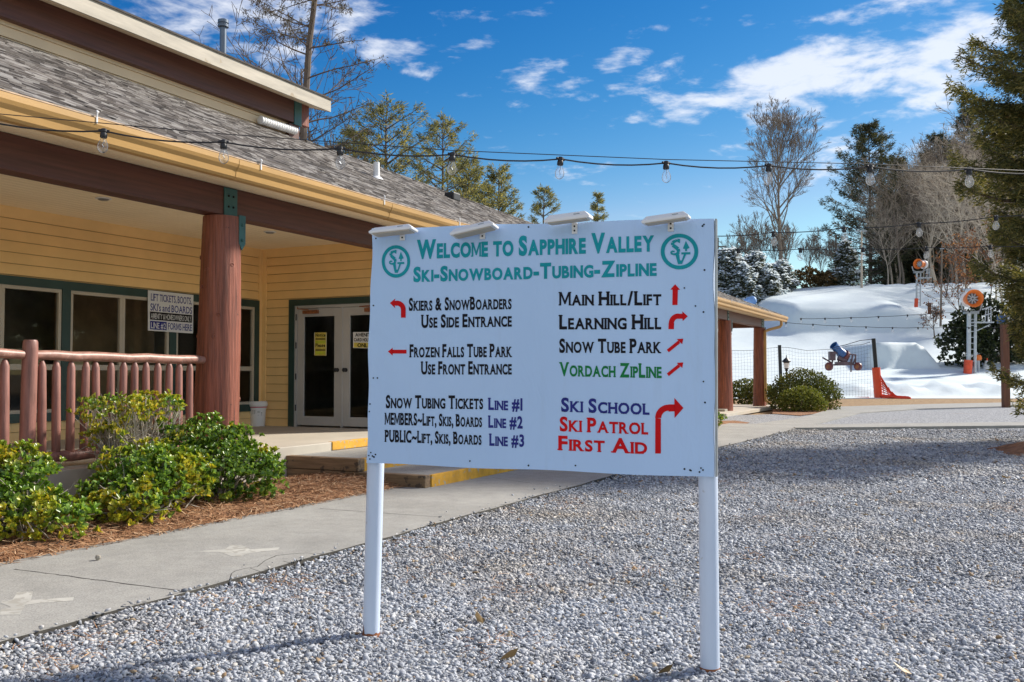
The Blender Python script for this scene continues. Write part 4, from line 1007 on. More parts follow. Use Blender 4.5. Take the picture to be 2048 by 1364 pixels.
string('far bulb string from the porch corner, upper one of the crossing pair before the snow', [at(u, v, 22) for u, v in s4], (0, 3), .01, .006)
s5 = [(1572, 645), (1626, 648.5), (1679, 651.5), (1732, 653.5), (1785, 655), (1836, 655), (1887, 655)]
string('far bulb string from the porch corner, lower one of the crossing pair before the snow', [at(u, v, 22.6) for u, v in s5], (0, 3), .01, .006)
# ------------------------------------------------------------------ snow hill
def smooth(x, a, b):
    t_ = np.clip((x - a) / (b - a), 0, 1); return t_ * t_ * (3 - 2 * t_)
_dk = [56, 60, 66, 74, 84, 92, 100, 107, 111, 125, 175, 260]
_zk = [0, .08, .5, 1.3, 3.2, 5.1, 8.0, 10.9, 11.75, 12.0, 11.6, 11.0]
_tk = [56, 60, 66, 74, 84, 91.5, 92.3, 93.3, 95.0, 100, 107, 111, 125, 175, 260]
_tz = [0, .08, .5, 1.3, 3.1, 5.2, 5.5, 7.7, 8.5, 9.6, 11.1, 11.8, 12.0, 11.6, 11.0]
def hz(a, d):
    a = np.asarray(a, float); d = np.asarray(d, float)
    wob_ = .5 * np.sin(a * .31) + .2 * np.sin(a * .83 + 1)
    def prof(dk, zk, d_): return sum(np.interp(d_ + o_, dk, zk) for o_ in (-.4, -.2, 0, .2, .4)) / 5
    z = prof(_dk, _zk, d)
    m1 = smooth(a, 26.3, 28.2) * (1 - smooth(a, 37, 45))
    z = z * (1 - m1) + prof(_tk, _tz, d + wob_ * .22) * m1
    cf = np.interp(a, [-40, 5, 22, 25.6, 30.5, 38, 60, 90], [.5, .6, .80, .87, .95, 1, 1.03, 1.25])
    far = smooth(d, 92, 108); z = z * (1 - far + far * cf)
    # the jump: a steep bank with a rounded shoulder running down to the right
    top = 4.0 * (1 - smooth(a, 33.2, 36.4)) * smooth(a, 28.0, 29.6)
    d_ = d + .35 * np.sin(a * 1.3)
    bank = np.where(d_ < 76.4, 0, np.where(d_ < 88, top * smooth(d_, 76.4, 77.9), 0))
    z = np.where(d_ < 88, np.maximum(z, bank), z)
    # piled edge of the run
    z = z + .45 * smooth(d, 58.2, 59.6) * (1 - smooth(d, 62, 65)) * smooth(a, 17, 22) * (1 + .4 * np.sin(a * 2.1) + .3 * np.sin(a * 5.3 + d))
    z = z + (.04 * np.sin(a * 1.9 + d * 1.1) + .03 * np.sin(a * 4.1 - d * 2.3)) * smooth(d, 57, 60) * (1 - smooth(d, 66, 74))
    # rutted right-hand side
    rut = smooth(a, 38, 44); z = z + rut * (.10 * np.sin(d * 2.3 + a) + .08 * np.sin(d * 4.7 - 2 * a)) * smooth(d, 70, 78)
    return z - .05 * (1 - smooth(d, 57.5, 60))
na, nd = 300, 300
aa = np.linspace(-60, 110, na); dd = np.concatenate([np.linspace(56.3, 112, 240), np.linspace(113, 260, nd - 240)])
Ag, Dg = np.meshgrid(aa, dd); Zg = hz(Ag, Dg)
V = Ag.ravel()[:, None] * RT + Dg.ravel()[:, None] * FH; V[:, 2] = Zg.ravel()
ii = np.arange(na * nd).reshape(nd, na)
F = np.stack([ii[:-1, :-1], ii[:-1, 1:], ii[1:, 1:], ii[1:, :-1]], -1).reshape(-1, 4)
o = np_mesh('snow_hill', V, F, MAT['snow'], smooth=True); o['kind'] = 'structure'
def hp(u, d): a = (u - 1024) / FPX * d; return ad(a, d, float(hz(a, d)))

# ------------------------------------------------------------------ foliage tools
def tubes_np(paths, n=4):
    """many thin branches at once: list of (points, radii)"""
    mb = MB()
    for p, r in paths: mb.tube(p, r, n if r[0] < .06 else 8, cap=False)
    return mb
def rnd_dirs(n): d = RNG.normal(0, 1, (n, 3)); return d / np.linalg.norm(d, axis=1)[:, None]
def blades(C, D, L, W, bend=0.0):
    """thin pointed quads at C along D"""
    n = len(C); side = np.cross(D, rnd_dirs(n)); side /= np.linalg.norm(side, axis=1)[:, None] + 1e-9
    L = np.broadcast_to(L, n)[:, None]; W = np.broadcast_to(W, n)[:, None]
    V = np.stack([C, C + D * L * .45 - side * W, C + D * L, C + D * L * .45 + side * W], 1).reshape(-1, 3)
    return V, np.arange(4 * n).reshape(n, 4)
def leaves(C, D, Nn, L, W, fold=.25):
    """obovate leaves with a fold: base C, pointing D, upper side Nn"""
    n = len(C); S_ = np.cross(D, Nn); S_ /= np.linalg.norm(S_, axis=1)[:, None] + 1e-9; U_ = np.cross(S_, D)
    L = np.broadcast_to(L, n)[:, None]; W = np.broadcast_to(W, n)[:, None]
    def P(a, b, c): return C + D * L * a + S_ * W * b + U_ * W * c
    V = np.stack([P(0, 0, 0), P(.35, -.36, fold), P(.75, -.5, fold), P(1, 0, -.1), P(.75, .5, fold), P(.35, .36, fold)], 1).reshape(-1, 3)
    b = np.arange(n)[:, None] * 6
    return V, np.concatenate([b + np.array([[0, 3, 2, 1]]), b + np.array([[0, 5, 4, 3]])], 0)

LEAF = [(0, (.055, .12, .018)), (.35, (.115, .225, .034)), (.75, (.21, .345, .055)), (1, (.33, .46, .09))]
YEL = [(0, (.14, .21, .02)), (.4, (.33, .36, .035)), (.8, (.52, .46, .05)), (1, (.60, .42, .05))]
MAT['shrub_leaf'] = leafy('shrub_leaf', LEAF, .32, (YEL, 2.8, .47), .3)
MAT['shrub_leaf_dark'] = leafy('shrub_leaf_dark', [(p_, tuple(c_ * .85 for c_ in c)) for p_, c in LEAF], .30, (YEL, 2.6, .56), .28)
MAT['shrub_leaf_yellow'] = leafy('shrub_leaf_yellow', LEAF, .34, (YEL, 2.4, .38), .32)
MAT['twig'] = plain('twig', (.40, .35, .29), .8, .2, 20, 60, .3)
MAT['bark'] = plain('bark', (.13, .10, .08), .9, .3, 6, 12, .6, stretch=(3, 3, .6))
MAT['bark_mid'] = plain('bark_mid', (.20, .16, .125), .9, .25, 4, 12, .5, stretch=(3, 3, .6))
MAT['bark_pale'] = plain('bark_pale', (.46, .385, .30), .9, .25, 4, 12, .5, stretch=(3, 3, .6))
def shrub(name, label, c, lobes, tips, mat, L=.055, stems=24, bare=0.0, cat='shrub', per=8, base=None, group=None, lumpy=1.0):
    """rosettes of leaves at the branch tips of lumpy lobes: (dx, dy, z, rx, ry, rz)"""
    root = empty(name, c, label, cat, group); C0 = np.array(c); P, D = [], []
    w = np.array([l[3] * l[5] for l in lobes]); w = w / w.sum()
    for l, k in zip(lobes, (w * tips).astype(int)):
        d = rnd_dirs(k); d[:, 2] = np.abs(d[:, 2]) * np.where(RNG.random(k) < .72, 1, -1)
        lump = 1 + lumpy * .14 * np.sin(d[:, 0] * 5 + l[0] * 9) * np.sin(d[:, 1] * 6 + l[2] * 7) + lumpy * .10 * np.sin(d[:, 2] * 9 + d[:, 0] * 7)
        r = lump * np.where(RNG.random(k) < .72, RNG.uniform(.86, 1.06, k), RNG.uniform(.45, .9, k))
        q = d * np.array(l[3:6]) * r[:, None] + np.array(l[:3]); ok = q[:, 2] > .03
        P.append(q[ok]); D.append(d[ok])
    P = np.concatenate(P); D = np.concatenate(D); n = len(P)
    D = D + np.array([0, 0, .8]) + RNG.normal(0, .25, D.shape); D /= np.linalg.norm(D, axis=1)[:, None]
    Cc = np.repeat(P, per, 0); Dd = np.repeat(D, per, 0)
    rad = rnd_dirs(len(Cc)); rad -= Dd * np.sum(rad * Dd, 1)[:, None]; rad /= np.linalg.norm(rad, axis=1)[:, None] + 1e-9
    sp = RNG.uniform(.5, 1.25, len(Cc))[:, None]; ld = Dd + rad * sp; ld /= np.linalg.norm(ld, axis=1)[:, None]
    nn = Dd - rad * .4
    Ls = L * RNG.uniform(.6, 1.15, len(Cc))
    V, F = leaves(Cc - Dd * RNG.uniform(0, .5, len(Cc))[:, None] * L * .8, ld, nn, Ls, Ls * .55)
    np_mesh('foliage', V, F, mat, root, False, False)
    mb = MB(); idx = RNG.choice(n, min(stems, n), replace=False); b0 = base or [(0, 0, 0)]
    for k in idx:
        s_ = np.array(b0[RNG.integers(len(b0))]) + np.array([RNG.uniform(-.06, .06), RNG.uniform(-.06, .06), 0]); e = P[k]
        m_ = s_ + (e - s_) * .5 + RNG.normal(0, .05, 3); m2 = s_ + (e - s_) * .8 + RNG.normal(0, .04, 3)
        mb.tube([s_, m_, m2, e], [.011, .008, .006, .003], 5, cap=False)
        for _ in range(2):
            q = m2 + RNG.normal(0, .12, 3); mb.tube([m_ * .4 + m2 * .6, q], [.005, .002], 4, cap=False)
    mb.build('stems', MAT['twig'], root, True, fix=False, world_space=False)
    return root
MZ = .10
q = gz(75, 1078, MZ); shrub('evergreen_shrub', 'big yellow-green leafy shrub at the left edge of the walk', (q[0] - .12, q[1] + .02, .05),
    [(-.12, -.12, .24, .44, .46, .26), (-.42, -.28, .44, .42, .42, .28), (.15, .06, .18, .30, .30, .2), (-.32, .08, .52, .34, .34, .24)], 1500, MAT['shrub_leaf'], .056, 60)
q = gz(150, 1000, MZ); shrub('evergreen_shrub', 'sparse twiggy shrub with yellowish leaves in front of the railing balusters', (max(q[0], -7.72), q[1] + .1, .05),
    [(.0, -.2, .98, .34, .40, .15), (-.1, .30, .98, .30, .40, .17), (.1, -.42, .76, .18, .22, .12)], 420, MAT['shrub_leaf_yellow'], .052, 190, base=[(0, 0, 0), (.1, .1, 0), (-.1, -.1, 0)])
q = gz(285, 1042, MZ); shrub('evergreen_shrub', 'middle leafy shrub with yellow tips in front of the log railing', (q[0] - .14, q[1] - .02, .05),
    [(0, 0, .24, .42, .44, .25), (-.12, .25, .44, .40, .42, .26), (.16, -.2, .2, .28, .28, .19), (.0, .55, .36, .30, .32, .26)], 1300, MAT['shrub_leaf'], .055, 70)
q = gz(478, 1005, MZ); shrub('evergreen_shrub', 'dark green rounded leafy shrub at the foot of the log column', (q[0] - .26, q[1] - .08, .05),
    [(0, 0, .34, .52, .54, .34), (-.25, .15, .60, .46, .46, .28), (.22, .25, .32, .36, .36, .29), (-.3, -.35, .32, .36, .36, .3)], 1900, MAT['shrub_leaf_dark'], .055, 60)

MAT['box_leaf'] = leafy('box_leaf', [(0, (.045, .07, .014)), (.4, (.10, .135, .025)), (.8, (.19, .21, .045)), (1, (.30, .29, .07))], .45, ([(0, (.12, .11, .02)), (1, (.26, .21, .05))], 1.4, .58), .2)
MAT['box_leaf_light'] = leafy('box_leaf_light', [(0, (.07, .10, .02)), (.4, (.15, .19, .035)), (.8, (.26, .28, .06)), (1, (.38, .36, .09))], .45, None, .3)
def dome(label, q, rx, rz, n, L, mt='box_leaf'): return shrub('round_bush', label, q, [(0, 0, rz * .30, rx, rx * .9, rz * .70), (rx * .3, -.05, rz * .25, rx * .7, rx * .7, rz * .55), (-rx * .3, 0, rz * .25, rx * .7, rx * .7, rz * .55)], n, MAT[mt], L, 8, per=8, cat='bush', lumpy=.3)
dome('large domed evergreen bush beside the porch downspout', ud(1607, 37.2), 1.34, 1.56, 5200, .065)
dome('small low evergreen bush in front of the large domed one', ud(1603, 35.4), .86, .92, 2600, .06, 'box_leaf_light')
dome('dark rounded bush behind the two porch columns', ud(1497, 43), 1.25, 1.15, 1800, .09)
q = gz(1437, 862); shrub('evergreen_shrub', 'small shrub half hidden behind the right edge of the board', (q[0] - .3, q[1] + .3, 0), [(0, 0, .25, .35, .35, .25)], 200, MAT['shrub_leaf_dark'], .06, 12)
o = sheet('mulch_patch', [(1405, 862), (1440, 860), (1486, 849), (1500, 845), (1470, 841), (1405, 842)], .02, MAT['straw'])
o = sheet('mulch_patch', [(1545, 827), (1600, 831), (1665, 823), (1692, 817), (1600, 814), (1545, 818)], .02, MAT['straw'])

# bare broadleaf trees
def grow(out, p, d, L, r, lv, mx, rng, kids, up=.12, ang=(25, 50), shrink=(.45, .65), thin=.55):
    n = 5 if lv < 2 else 3; pts = [p]; rs = [r]; q = np.array(p); dd = np.array(d)
    for i in range(n):
        dd = dd + np.array([rng.gauss(0, .10), rng.gauss(0, .10), rng.gauss(0, .07) + up * .35]); dd = dd / np.linalg.norm(dd)
        q = q + dd * L / n; pts.append(q); rs.append(r * (1 - .8 * (i + 1) / n))
    out.append((pts, rs, lv))
    if lv >= mx: return
    for k in range(kids[lv]):
        f = rng.uniform(.28 if lv else .32, 1.0); i = min(int(f * n), n - 1); b = pts[i] + (pts[i + 1] - pts[i]) * (f * n - i)
        ax = (pts[i + 1] - pts[i]); ax = ax / np.linalg.norm(ax); a = R(rng.uniform(*ang)); az = rng.uniform(0, 6.283)
        e1 = np.cross(ax, [.3, .5, .81]); e1 /= np.linalg.norm(e1); e2 = np.cross(ax, e1)
        nd_ = ax * math.cos(a) + (e1 * math.cos(az) + e2 * math.sin(az)) * math.sin(a)
        ln = L * rng.uniform(*shrink) * (1.15 - .55 * f)
        grow(out, b, nd_, ln, max(rs[i] * thin, .008), lv + 1, mx, rng, kids, up, ang, shrink, max(thin, .45))
def bare_tree(name, label, loc, H, r, seed, kids=(16, 6, 5, 3), mat='bark', twigs='bark', up=.25, ang=(25, 48), group=None, minr=.008, shrink=(.45, .62), lean=(0, 0), mx=4, cat='tree', thin=.55):
    rng = random.Random(seed); out = []
    grow(out, np.array([0, 0, -.4]), np.array([lean[0], lean[1], 1.0]), H, r, 0, mx, rng, kids, up, ang, shrink, thin)
    root = empty(name, loc, label, cat, group)
    MB_ = tubes_np([(p, [max(x, minr) for x in q]) for p, q, lv in out if lv == 0], 8); MB_.build('trunk', MAT[mat], root, True, fix=False, world_space=False)
    MB_ = tubes_np([(p, [max(x, minr) for x in q]) for p, q, lv in out if lv > 0], 4); MB_.build('crown', MAT[twigs], root, False, fix=False, world_space=False)
    return root

# needle trees
def conifer(name, label, loc, H, Rb, seed, kind='pine', tufts=14, dens=1.0, mat='needles', bark='bark', crown_from=.15, blade=(.22, .02), group=None, r0=None, snow=0.0, droop=.0, top_round=.5, only=None, whorl=.55, cat='tree', env_fn=None):
    rng = np.random.default_rng(seed); root = empty(name, loc, label, cat, group); mb = MB(); r0 = r0 or H * .016
    bend = rng.normal(0, .01, 2) * H
    def axis(z): f = z / H; return np.array([bend[0] * math.sin(f * 3), bend[1] * math.sin(f * 2.4), z])
    mb.tube([axis(H * k / 10) - (np.array([0, 0, .5]) if k == 0 else 0) for k in range(11)], [r0 * (1 - .93 * k / 10) for k in range(11)], 8, cap=False)
    C, D, SC = [], [], []; limbs = MB(); SP = []
    z = H * crown_from
    while z < H * .985:
        f = (z - H * crown_from) / (H * (1 - crown_from))
        if kind == 'pine': env = Rb * (1 - f) ** top_round * (.55 + .45 * min(1, f * 4 + .3))
        else: env = Rb * (1 - f) ** .7 + .05
        if env_fn: env = env_fn(f)
        k = max(3, int(rng.integers(4, 7) * dens)) if kind == 'pine' else max(4, int(rng.integers(6, 9) * dens))
        a0 = rng.uniform(0, 6.28)
        for j in range(k):
            az = a0 + 2 * math.pi * j / k + rng.normal(0, .22)
            if only is not None and math.cos(az - only[0]) < only[1]: continue
            L = env * rng.uniform(.62, 1.12) if rng.random() > .12 else env * rng.uniform(.3, .6)
            h = np.array([math.cos(az), math.sin(az), 0]); s = axis(z + rng.normal(0, .1))
            n = 6; pts = []
            for i in range(n + 1):
                t_ = i / n
                if kind == 'pine': dz = L * (.10 * t_ + .16 * t_ * t_ - .05) + (.55 * f * L * t_)
                else: dz = L * (.10 * t_ * (f > .5) - droop * math.sin(t_ * 2.4) * (1 - .5 * f) + .12 * t_ ** 3) + .5 * L * t_ * max(0, f - .75) * 2
                pts.append(s + h * L * t_ + np.array([0, 0, dz]) + np.array([-h[1], h[0], 0]) * L * .06 * math.sin(t_ * 5 + az * 7))
            limbs.tube(pts, [max(.012, r0 * .25 * (L / Rb + .3) * (1 - .85 * i / n)) for i in range(n + 1)], 4, cap=False)
            m = max(3, int(tufts * (.25 + .75 * L / Rb)))
            t_ = rng.uniform(.22 if kind == 'pine' else .08, 1.0, m) ** .75; lat = rng.normal(0, .13 if kind == 'pine' else .17, m) * L * (1.05 - t_ * .6); seg = np.minimum((t_ * n).astype(int), n - 1); P = np.array(pts)
            base = P[seg] + (P[seg + 1] - P[seg]) * (t_ * n - seg)[:, None] + np.stack([-h[1] * lat, h[0] * lat, rng.normal(0, .035, m) * L - (np.abs(lat) * .25 if kind != 'pine' else 0)], 1)
            dr = np.tile(h, (m, 1)) * .8 + np.stack([-h[1] * np.sign(lat), h[0] * np.sign(lat), np.zeros(m)], 1) * np.minimum(1, np.abs(lat) / (.13 * L + .01))[:, None] * .7 + np.array([0, 0, .25 if kind == 'pine' else -.12])
            C.append(base); D.append(dr / np.linalg.norm(dr, axis=1)[:, None])
        z += whorl * rng.uniform(.7, 1.3) * (1 - .45 * f)
    C = np.concatenate(C); D = np.concatenate(D); per = 11 if kind == 'pine' else 9
    Cc = np.repeat(C, per, 0) + rng.normal(0, blade[0] * .30, (len(C) * per, 3)); Dd = np.repeat(D, per, 0) + rng.normal(0, .62, (len(C) * per, 3)); Dd /= np.linalg.norm(Dd, axis=1)[:, None]
    V, F = blades(Cc, Dd, blade[0] * rng.uniform(.6, 1.2, len(Cc)), blade[1])
    mb.build('trunk', MAT[bark], root, True, fix=False, world_space=False)
    limbs.build('limbs', MAT[bark], root, False, fix=False, world_space=False)
    np_mesh('crown', V, F, MAT[mat], root, False, False)
    if snow:
        kk = rng.random(len(C)) < snow; Cs = C[kk]; Ds = D[kk]; m = len(Cs)
        Cs = np.repeat(Cs, 3, 0) + rng.normal(0, blade[0] * .42, (3 * m, 3)) + np.array([0, 0, blade[0] * .3]); Ds = np.repeat(Ds, 3, 0) + rng.normal(0, .3, (3 * m, 3)); Ds[:, 2] *= .3; Ds /= np.linalg.norm(Ds, axis=1)[:, None]
        side = np.cross(Ds, [0, 0, 1.0]); side /= np.linalg.norm(side, axis=1)[:, None] + 1e-9; LL = blade[0] * rng.uniform(.6, 1.5, 3 * m)[:, None]
        U_ = np.array([0, 0, 1.0]) * LL * .22
        V = np.stack([Cs - Ds * LL * .5, Cs + side * LL * .38, Cs + Ds * LL * .6, Cs - side * LL * .38, Cs + U_ * 1.4], 1).reshape(-1, 3); b = np.arange(3 * m)[:, None] * 5
        F = np.concatenate([b + np.array([[i, (i + 1) % 4, 4]]) for i in range(4)], 0)
        np_mesh('snow', V, F, MAT['snow'], root, True, False)
    return root
MAT['needles'] = leafy('needles', [(0, (.05, .056, .034)), (.4, (.125, .13, .068)), (.8, (.235, .225, .115)), (1, (.36, .31, .17))], .6, None, .48, .3)
MAT['needles_dark'] = leafy('needles_dark', [(0, (.022, .032, .018)), (.5, (.055, .066, .034)), (.9, (.12, .115, .058)), (1, (.22, .17, .085))], .6, None, .18, .3)
MAT['needles_spruce'] = leafy('needles_spruce', [(0, (.04, .052, .02)), (.45, (.115, .12, .045)), (.85, (.24, .22, .085)), (1, (.38, .31, .13))], .5, None, .38, .35)
MAT['needles_brown'] = leafy('needles_brown', [(0, (.03, .03, .018)), (.5, (.09, .075, .045)), (1, (.19, .15, .09))], .7, None, .2, .3)

# trees behind the lodge
q = ud(537, 38); t_ = bare_tree('pine_tree', 'tall thin pine with sparse ragged branches rising behind the lodge flue', q, 26, .24, 21, (64, 14, 6), 'bark', 'bark', .08, (60, 98), None, .009, shrink=(.11, .19), mx=3, thin=.24)
cr = [c for c in COL.objects if c.parent == t_ and c.name.startswith('crown')][0]
co = np.array([v.co for v in cr.data.vertices]); co = co[co[:, 2] > 9]; P = np.repeat(co[RNG.choice(len(co), 1500)], 7, 0) + RNG.normal(0, .07, (10500, 3))
D = RNG.normal(0, 1, (10500, 3)); D[:, 2] -= .5; D /= np.linalg.norm(D, axis=1)[:, None]; V, F = blades(P, D, RNG.uniform(.10, .24, 10500), .014); np_mesh('needles', V, F, MAT['needles_brown'], t_, False, False)
q = ud(648, 42); bare_tree('bare_tree', 'bare tree with fine spreading twigs behind the end of the upper roof', q, 17.2, .19, 12, (22, 8, 6), 'bark', 'bark', .22, (28, 58), shrink=(.36, .50), minr=.012, mx=3)
G1 = 'pines behind the lodge roof'
for (u, d, v0, Rb, sd, lb, cf, kw2) in (
    (770, 58, 200, 5.8, 31, 'broad olive pine with the highest crown of the group behind the roof ridge', .25, {}),
    (706, 60, 255, 3.9, 37, 'shorter olive pine left of the broad one behind the roof ridge', .3, {}),
    (885, 62, 238, 5.4, 33, 'tall pointed olive pine right of the broad one behind the roof ridge', .2, {}),
    (938, 66, 315, 4.2, 41, 'lower olive pine between the pointed one and the gap of sky', .2, {}),
    (998, 68, 330, 3.5, 35, 'slim olive pine standing apart near the low end of the roof', .25, {}),
    (1090, 78, 372, 2.7, 36, 'spindly pine showing above the board between the lamps', .3, dict(dens=.7)),
    (1196, 82, 386, 1.5, 39, 'narrow thin young pine rising right behind the third lamp', .3, dict(dens=.6))):
    q = ud(u, d); H = EYE + (748 - v0) / FPX * d
    conifer('pine_tree', lb, q, H, Rb, sd, 'pine', 26, kw2.get('dens', 1.15), 'needles', 'bark', cf, (.36, .026), G1, top_round=.55, whorl=1.0)

# the wood edge right of the yard, which the porch windows mirror
pt = [c for c in COL.objects if c.get('label', '').startswith('broad olive pine')][0]; random.seed(77)
for (x, y, k_) in ((21, 33, .8), (26, 38, 1), (31, 42, .9), (36, 50, 1.05), (28, 47, 1), (41, 46, .95), (23, 42, .85), (46, 58, 1.1), (18, 27, .7)):
    t_ = copy_tree(pt); t_.location = (x, y, 0); t_.rotation_euler.z = random.uniform(0, 6.28); t_.scale = (k_ * 1.25, k_ * 1.25, k_ * .8); t_['label'] = 'pine in the wood edge right of the yard, outside the view'; t_['group'] = 'pines right of the yard'

# trees beyond and beside the snow hill
q = hp(1563, 116); bare_tree('bare_tree', 'tall bare tree standing alone behind the snow hill', q, 18.5, .27, 52, (26, 8, 6, 4), 'bark_mid', 'bark_mid', .34, (24, 46), minr=.014, shrink=(.40, .58))
G2 = 'bare scrub trees behind the snow hill'
proto = None; random.seed(23)
for (u, d, H) in ((1478, 118, 6.5), (1510, 117, 8), (1535, 119, 8.5), (1585, 118, 8), (1612, 120, 6.5), (1500, 122, 6), (1548, 121, 7), (1650, 121, 5.5), (1675, 122, 6)):
    q = hp(u, d)
    if proto is None: proto = bare_tree('bare_tree', 'low bare scrub tree in the thicket behind the snow hill', (0, 0, 0), 8, .10, 61, (13, 7, 6), 'bark_mid', 'bark_mid', .4, (18, 40), G2, .016, mx=3); t_ = proto
    else: t_ = copy_tree(proto)
    t_.location = q; t_.rotation_euler.z = random.uniform(0, 6.28); t_.scale = (H / 8 * 1.1, H / 8 * 1.1, H / 8)
G3 = 'snow-covered evergreens behind the snow hill'
for (u, d, v0, Rb, sd, lb) in ((1462, 108, 498, 4.0, 71, 'snow-laden evergreen next to the right edge of the board'), (1512, 109, 508, 3.8, 72, 'snow-laden evergreen in the middle of the white clump'), (1562, 110, 526, 2.9, 73, 'snow-laden evergreen at the right end of the white clump'), (1432, 110, 505, 3.4, 76, 'snow-laden evergreen partly hidden by the board'), (1488, 106, 535, 3.0, 77, 'lower snow-laden evergreen in front of the white clump'), (1538, 107, 545, 2.4, 78, 'smallest snow-laden evergreen at the foot of the white clump')):
    q = hp(u, d); H = EYE + (748 - v0) / FPX * d - q[2]
    conifer('snowy_evergreen', lb, q - np.array([0, 0, .8]), H + .8, Rb, sd, 'spruce', 22, 1.0, 'needles_dark', 'bark', .02, (.42, .05), G3, snow=1.0, droop=.42, whorl=.5, env_fn=lambda f, Rb=Rb: Rb * (1 - f ** 2.2) ** .8 * .85 + .1)
q = hp(1692, 112); conifer('snowy_evergreen', 'dark spruce with snow on its lower boughs at the top of the hill', q - np.array([0, 0, .5]), 5.6, 2.6, 74, 'spruce', 20, 1.1, 'needles_dark', 'bark', .02, (.34, .04), G3, snow=.45, droop=.2, whorl=.42)
MAT['brown_leaf'] = leafy('brown_leaf', [(0, (.06, .045, .02)), (.5, (.15, .10, .045)), (1, (.25, .17, .08))], .8, None, .2, .2)
MAT['rust_leaf'] = leafy('rust_leaf', [(0, (.14, .05, .025)), (.5, (.27, .11, .055)), (1, (.38, .20, .11))], .8, None, .3, .2)
MAT['rhodo_leaf'] = leafy('rhodo_leaf', [(0, (.012, .022, .009)), (.5, (.03, .045, .018)), (1, (.085, .10, .04))], .4, None, .2, .4)
q = hp(1618, 112); shrub('scrub_bush', 'brownish olive scrub bush at the hilltop between the snowy evergreens', q, [(0, 0, .8, 1.9, 1.6, 1.5), (1.6, .4, .6, 1.6, 1.5, 1.0)], 700, MAT['brown_leaf'], .3, 20, per=6, cat='bush')
q = hp(1655, 113); shrub('scrub_bush', 'low brown scrub bush left of the dark spruce on the hilltop', q, [(0, 0, .7, 1.6, 1.2, 1.0)], 400, MAT['brown_leaf'], .28, 20, per=6, cat='bush')

G4 = 'tall pines at the edge of the wood'
for (u, d, v0, Rb, sd, lb, cf) in ((1742, 132, 248, 8.6, 81, 'tall ragged pine with level boughs at the left edge of the wood', .03), (1805, 140, 312, 4.6, 88, 'dark pine just right of the tall ragged one', .1),
    (1880, 142, 262, 6.0, 82, 'broad dark pine in the middle of the wood', .1), (1945, 146, 214, 6.0, 83, 'highest dark pine of the wood, beside the near spruce', .15),
    (1838, 152, 340, 4.6, 84, 'dark pine deep in the wood behind the bare trees', .1), (2030, 144, 215, 6, 85, 'dark pine hidden behind the near spruce', .2), (1990, 136, 310, 4.0, 86, 'smaller dark pine low in the wood', .1), (1775, 150, 390, 4.2, 89, 'low dark pine between the ragged one and the wood', .05),
    (1838, 136, 395, 4.4, 92, 'short bushy pine in front of the wood above the upper snow gun', .02), (1908, 134, 360, 4.6, 93, 'mid-height pine between bare pale trunks above the nearer snow gun', .05), (1968, 150, 270, 5.0, 94, 'tall back-row pine seen through bare crowns near the spruce', .1), (1860, 155, 300, 5, 95, 'back-row pine left of the highest dark pine', .1)):
    q = hp(u, d); H = EYE + (748 - v0) / FPX * d - q[2]
    conifer('pine_tree', lb, q, H, Rb, sd, 'pine', 22 if u != 1742 else 30, 1.0 if u != 1742 else 1.2, 'needles_dark', 'bark', cf, (.55, .045), G4, top_round=.55, r0=.32, whorl=1.05 if u != 1742 else 1.25)
pp = [c for c in COL.objects if c.get('label', '').startswith(('broad dark pine', 'smaller dark pine'))]; random.seed(61)
for (u, d, k_) in ((1815, 160, .8), (1852, 148, .62), (1898, 160, .95), (1925, 152, .8), (1975, 162, 1.05), (1950, 138, .6), (1820, 140, .45), (2010, 155, .9), (1880, 132, .5), (1795, 150, .55), (1830, 165, .85), (1868, 170, 1.0), (1910, 140, .6), (1942, 168, 1.1), (1800, 136, .4)):
    t_ = copy_tree(pp[random.random() < .4]); t_.location = hp(u, d); t_.rotation_euler.z = random.uniform(0, 6.28); t_.scale = (k_ * 1.1, k_ * 1.1, k_)
    t_['label'] = 'dark pine in the thick of the wood, half hidden by bare trees'; t_['group'] = 'pines inside the wood'
G5 = 'bare trees in the wood'
prot = [bare_tree('bare_tree', 'pale bare tree in the wood right of the snow hill', (0, 0, 0), 15, .17, 90 + i, ((17, 6, 4), (14, 7, 4), (18, 5, 4))[i], ('bark_pale', 'bark_mid', 'bark_pale')[i], ('bark_pale', 'bark_mid', 'bark_pale')[i], .20, (28, 60), G5, .016, mx=3) for i in range(3)]
random.seed(44); k = 0
for i in range(96):
    if i < 86: d = random.uniform(120, 172); u = random.uniform(1775, 2110)
    else: d = random.uniform(92, 116); u = random.uniform(1905, 2110)
    q = hp(u, d)
    H = random.uniform(12, 22) * min(1, .6 + (u - 1760) / 300) * (1 if d > 120 else .62)
    t_ = prot[k] if k < 3 else copy_tree(prot[k % 3]); k += 1
    t_.location = q; t_.rotation_euler = (random.uniform(-.06, .06), random.uniform(-.06, .06), random.uniform(0, 6.28)); s_ = H / 15; t_.scale = (s_, s_, s_)
G6 = 'small rust-leaved trees'
def leaf_tree(name, label, q, H, Rr, seed, n, group):
    t_ = bare_tree(name, label, q, H, .07, seed, (12, 5, 4), 'bark', 'bark', .25, (30, 60), group, .015, mx=3)
    cr = [c for c in COL.objects if c.parent == t_ and c.name.startswith('crown')][0]
    co = np.array([v.co for v in cr.data.vertices]); rng = np.random.default_rng(seed); P = co[rng.choice(len(co), n)] + rng.normal(0, .12, (n, 3))
    D = rng.normal(0, 1, (n, 3)); D[:, 2] -= .6; D /= np.linalg.norm(D, axis=1)[:, None]; Ls = rng.uniform(.12, .24, n)
    V, F = leaves(P, D, rnd_dirs(n), Ls, Ls * .7); np_mesh('leaves', V, F, MAT['rust_leaf'], t_, False, False); return t_
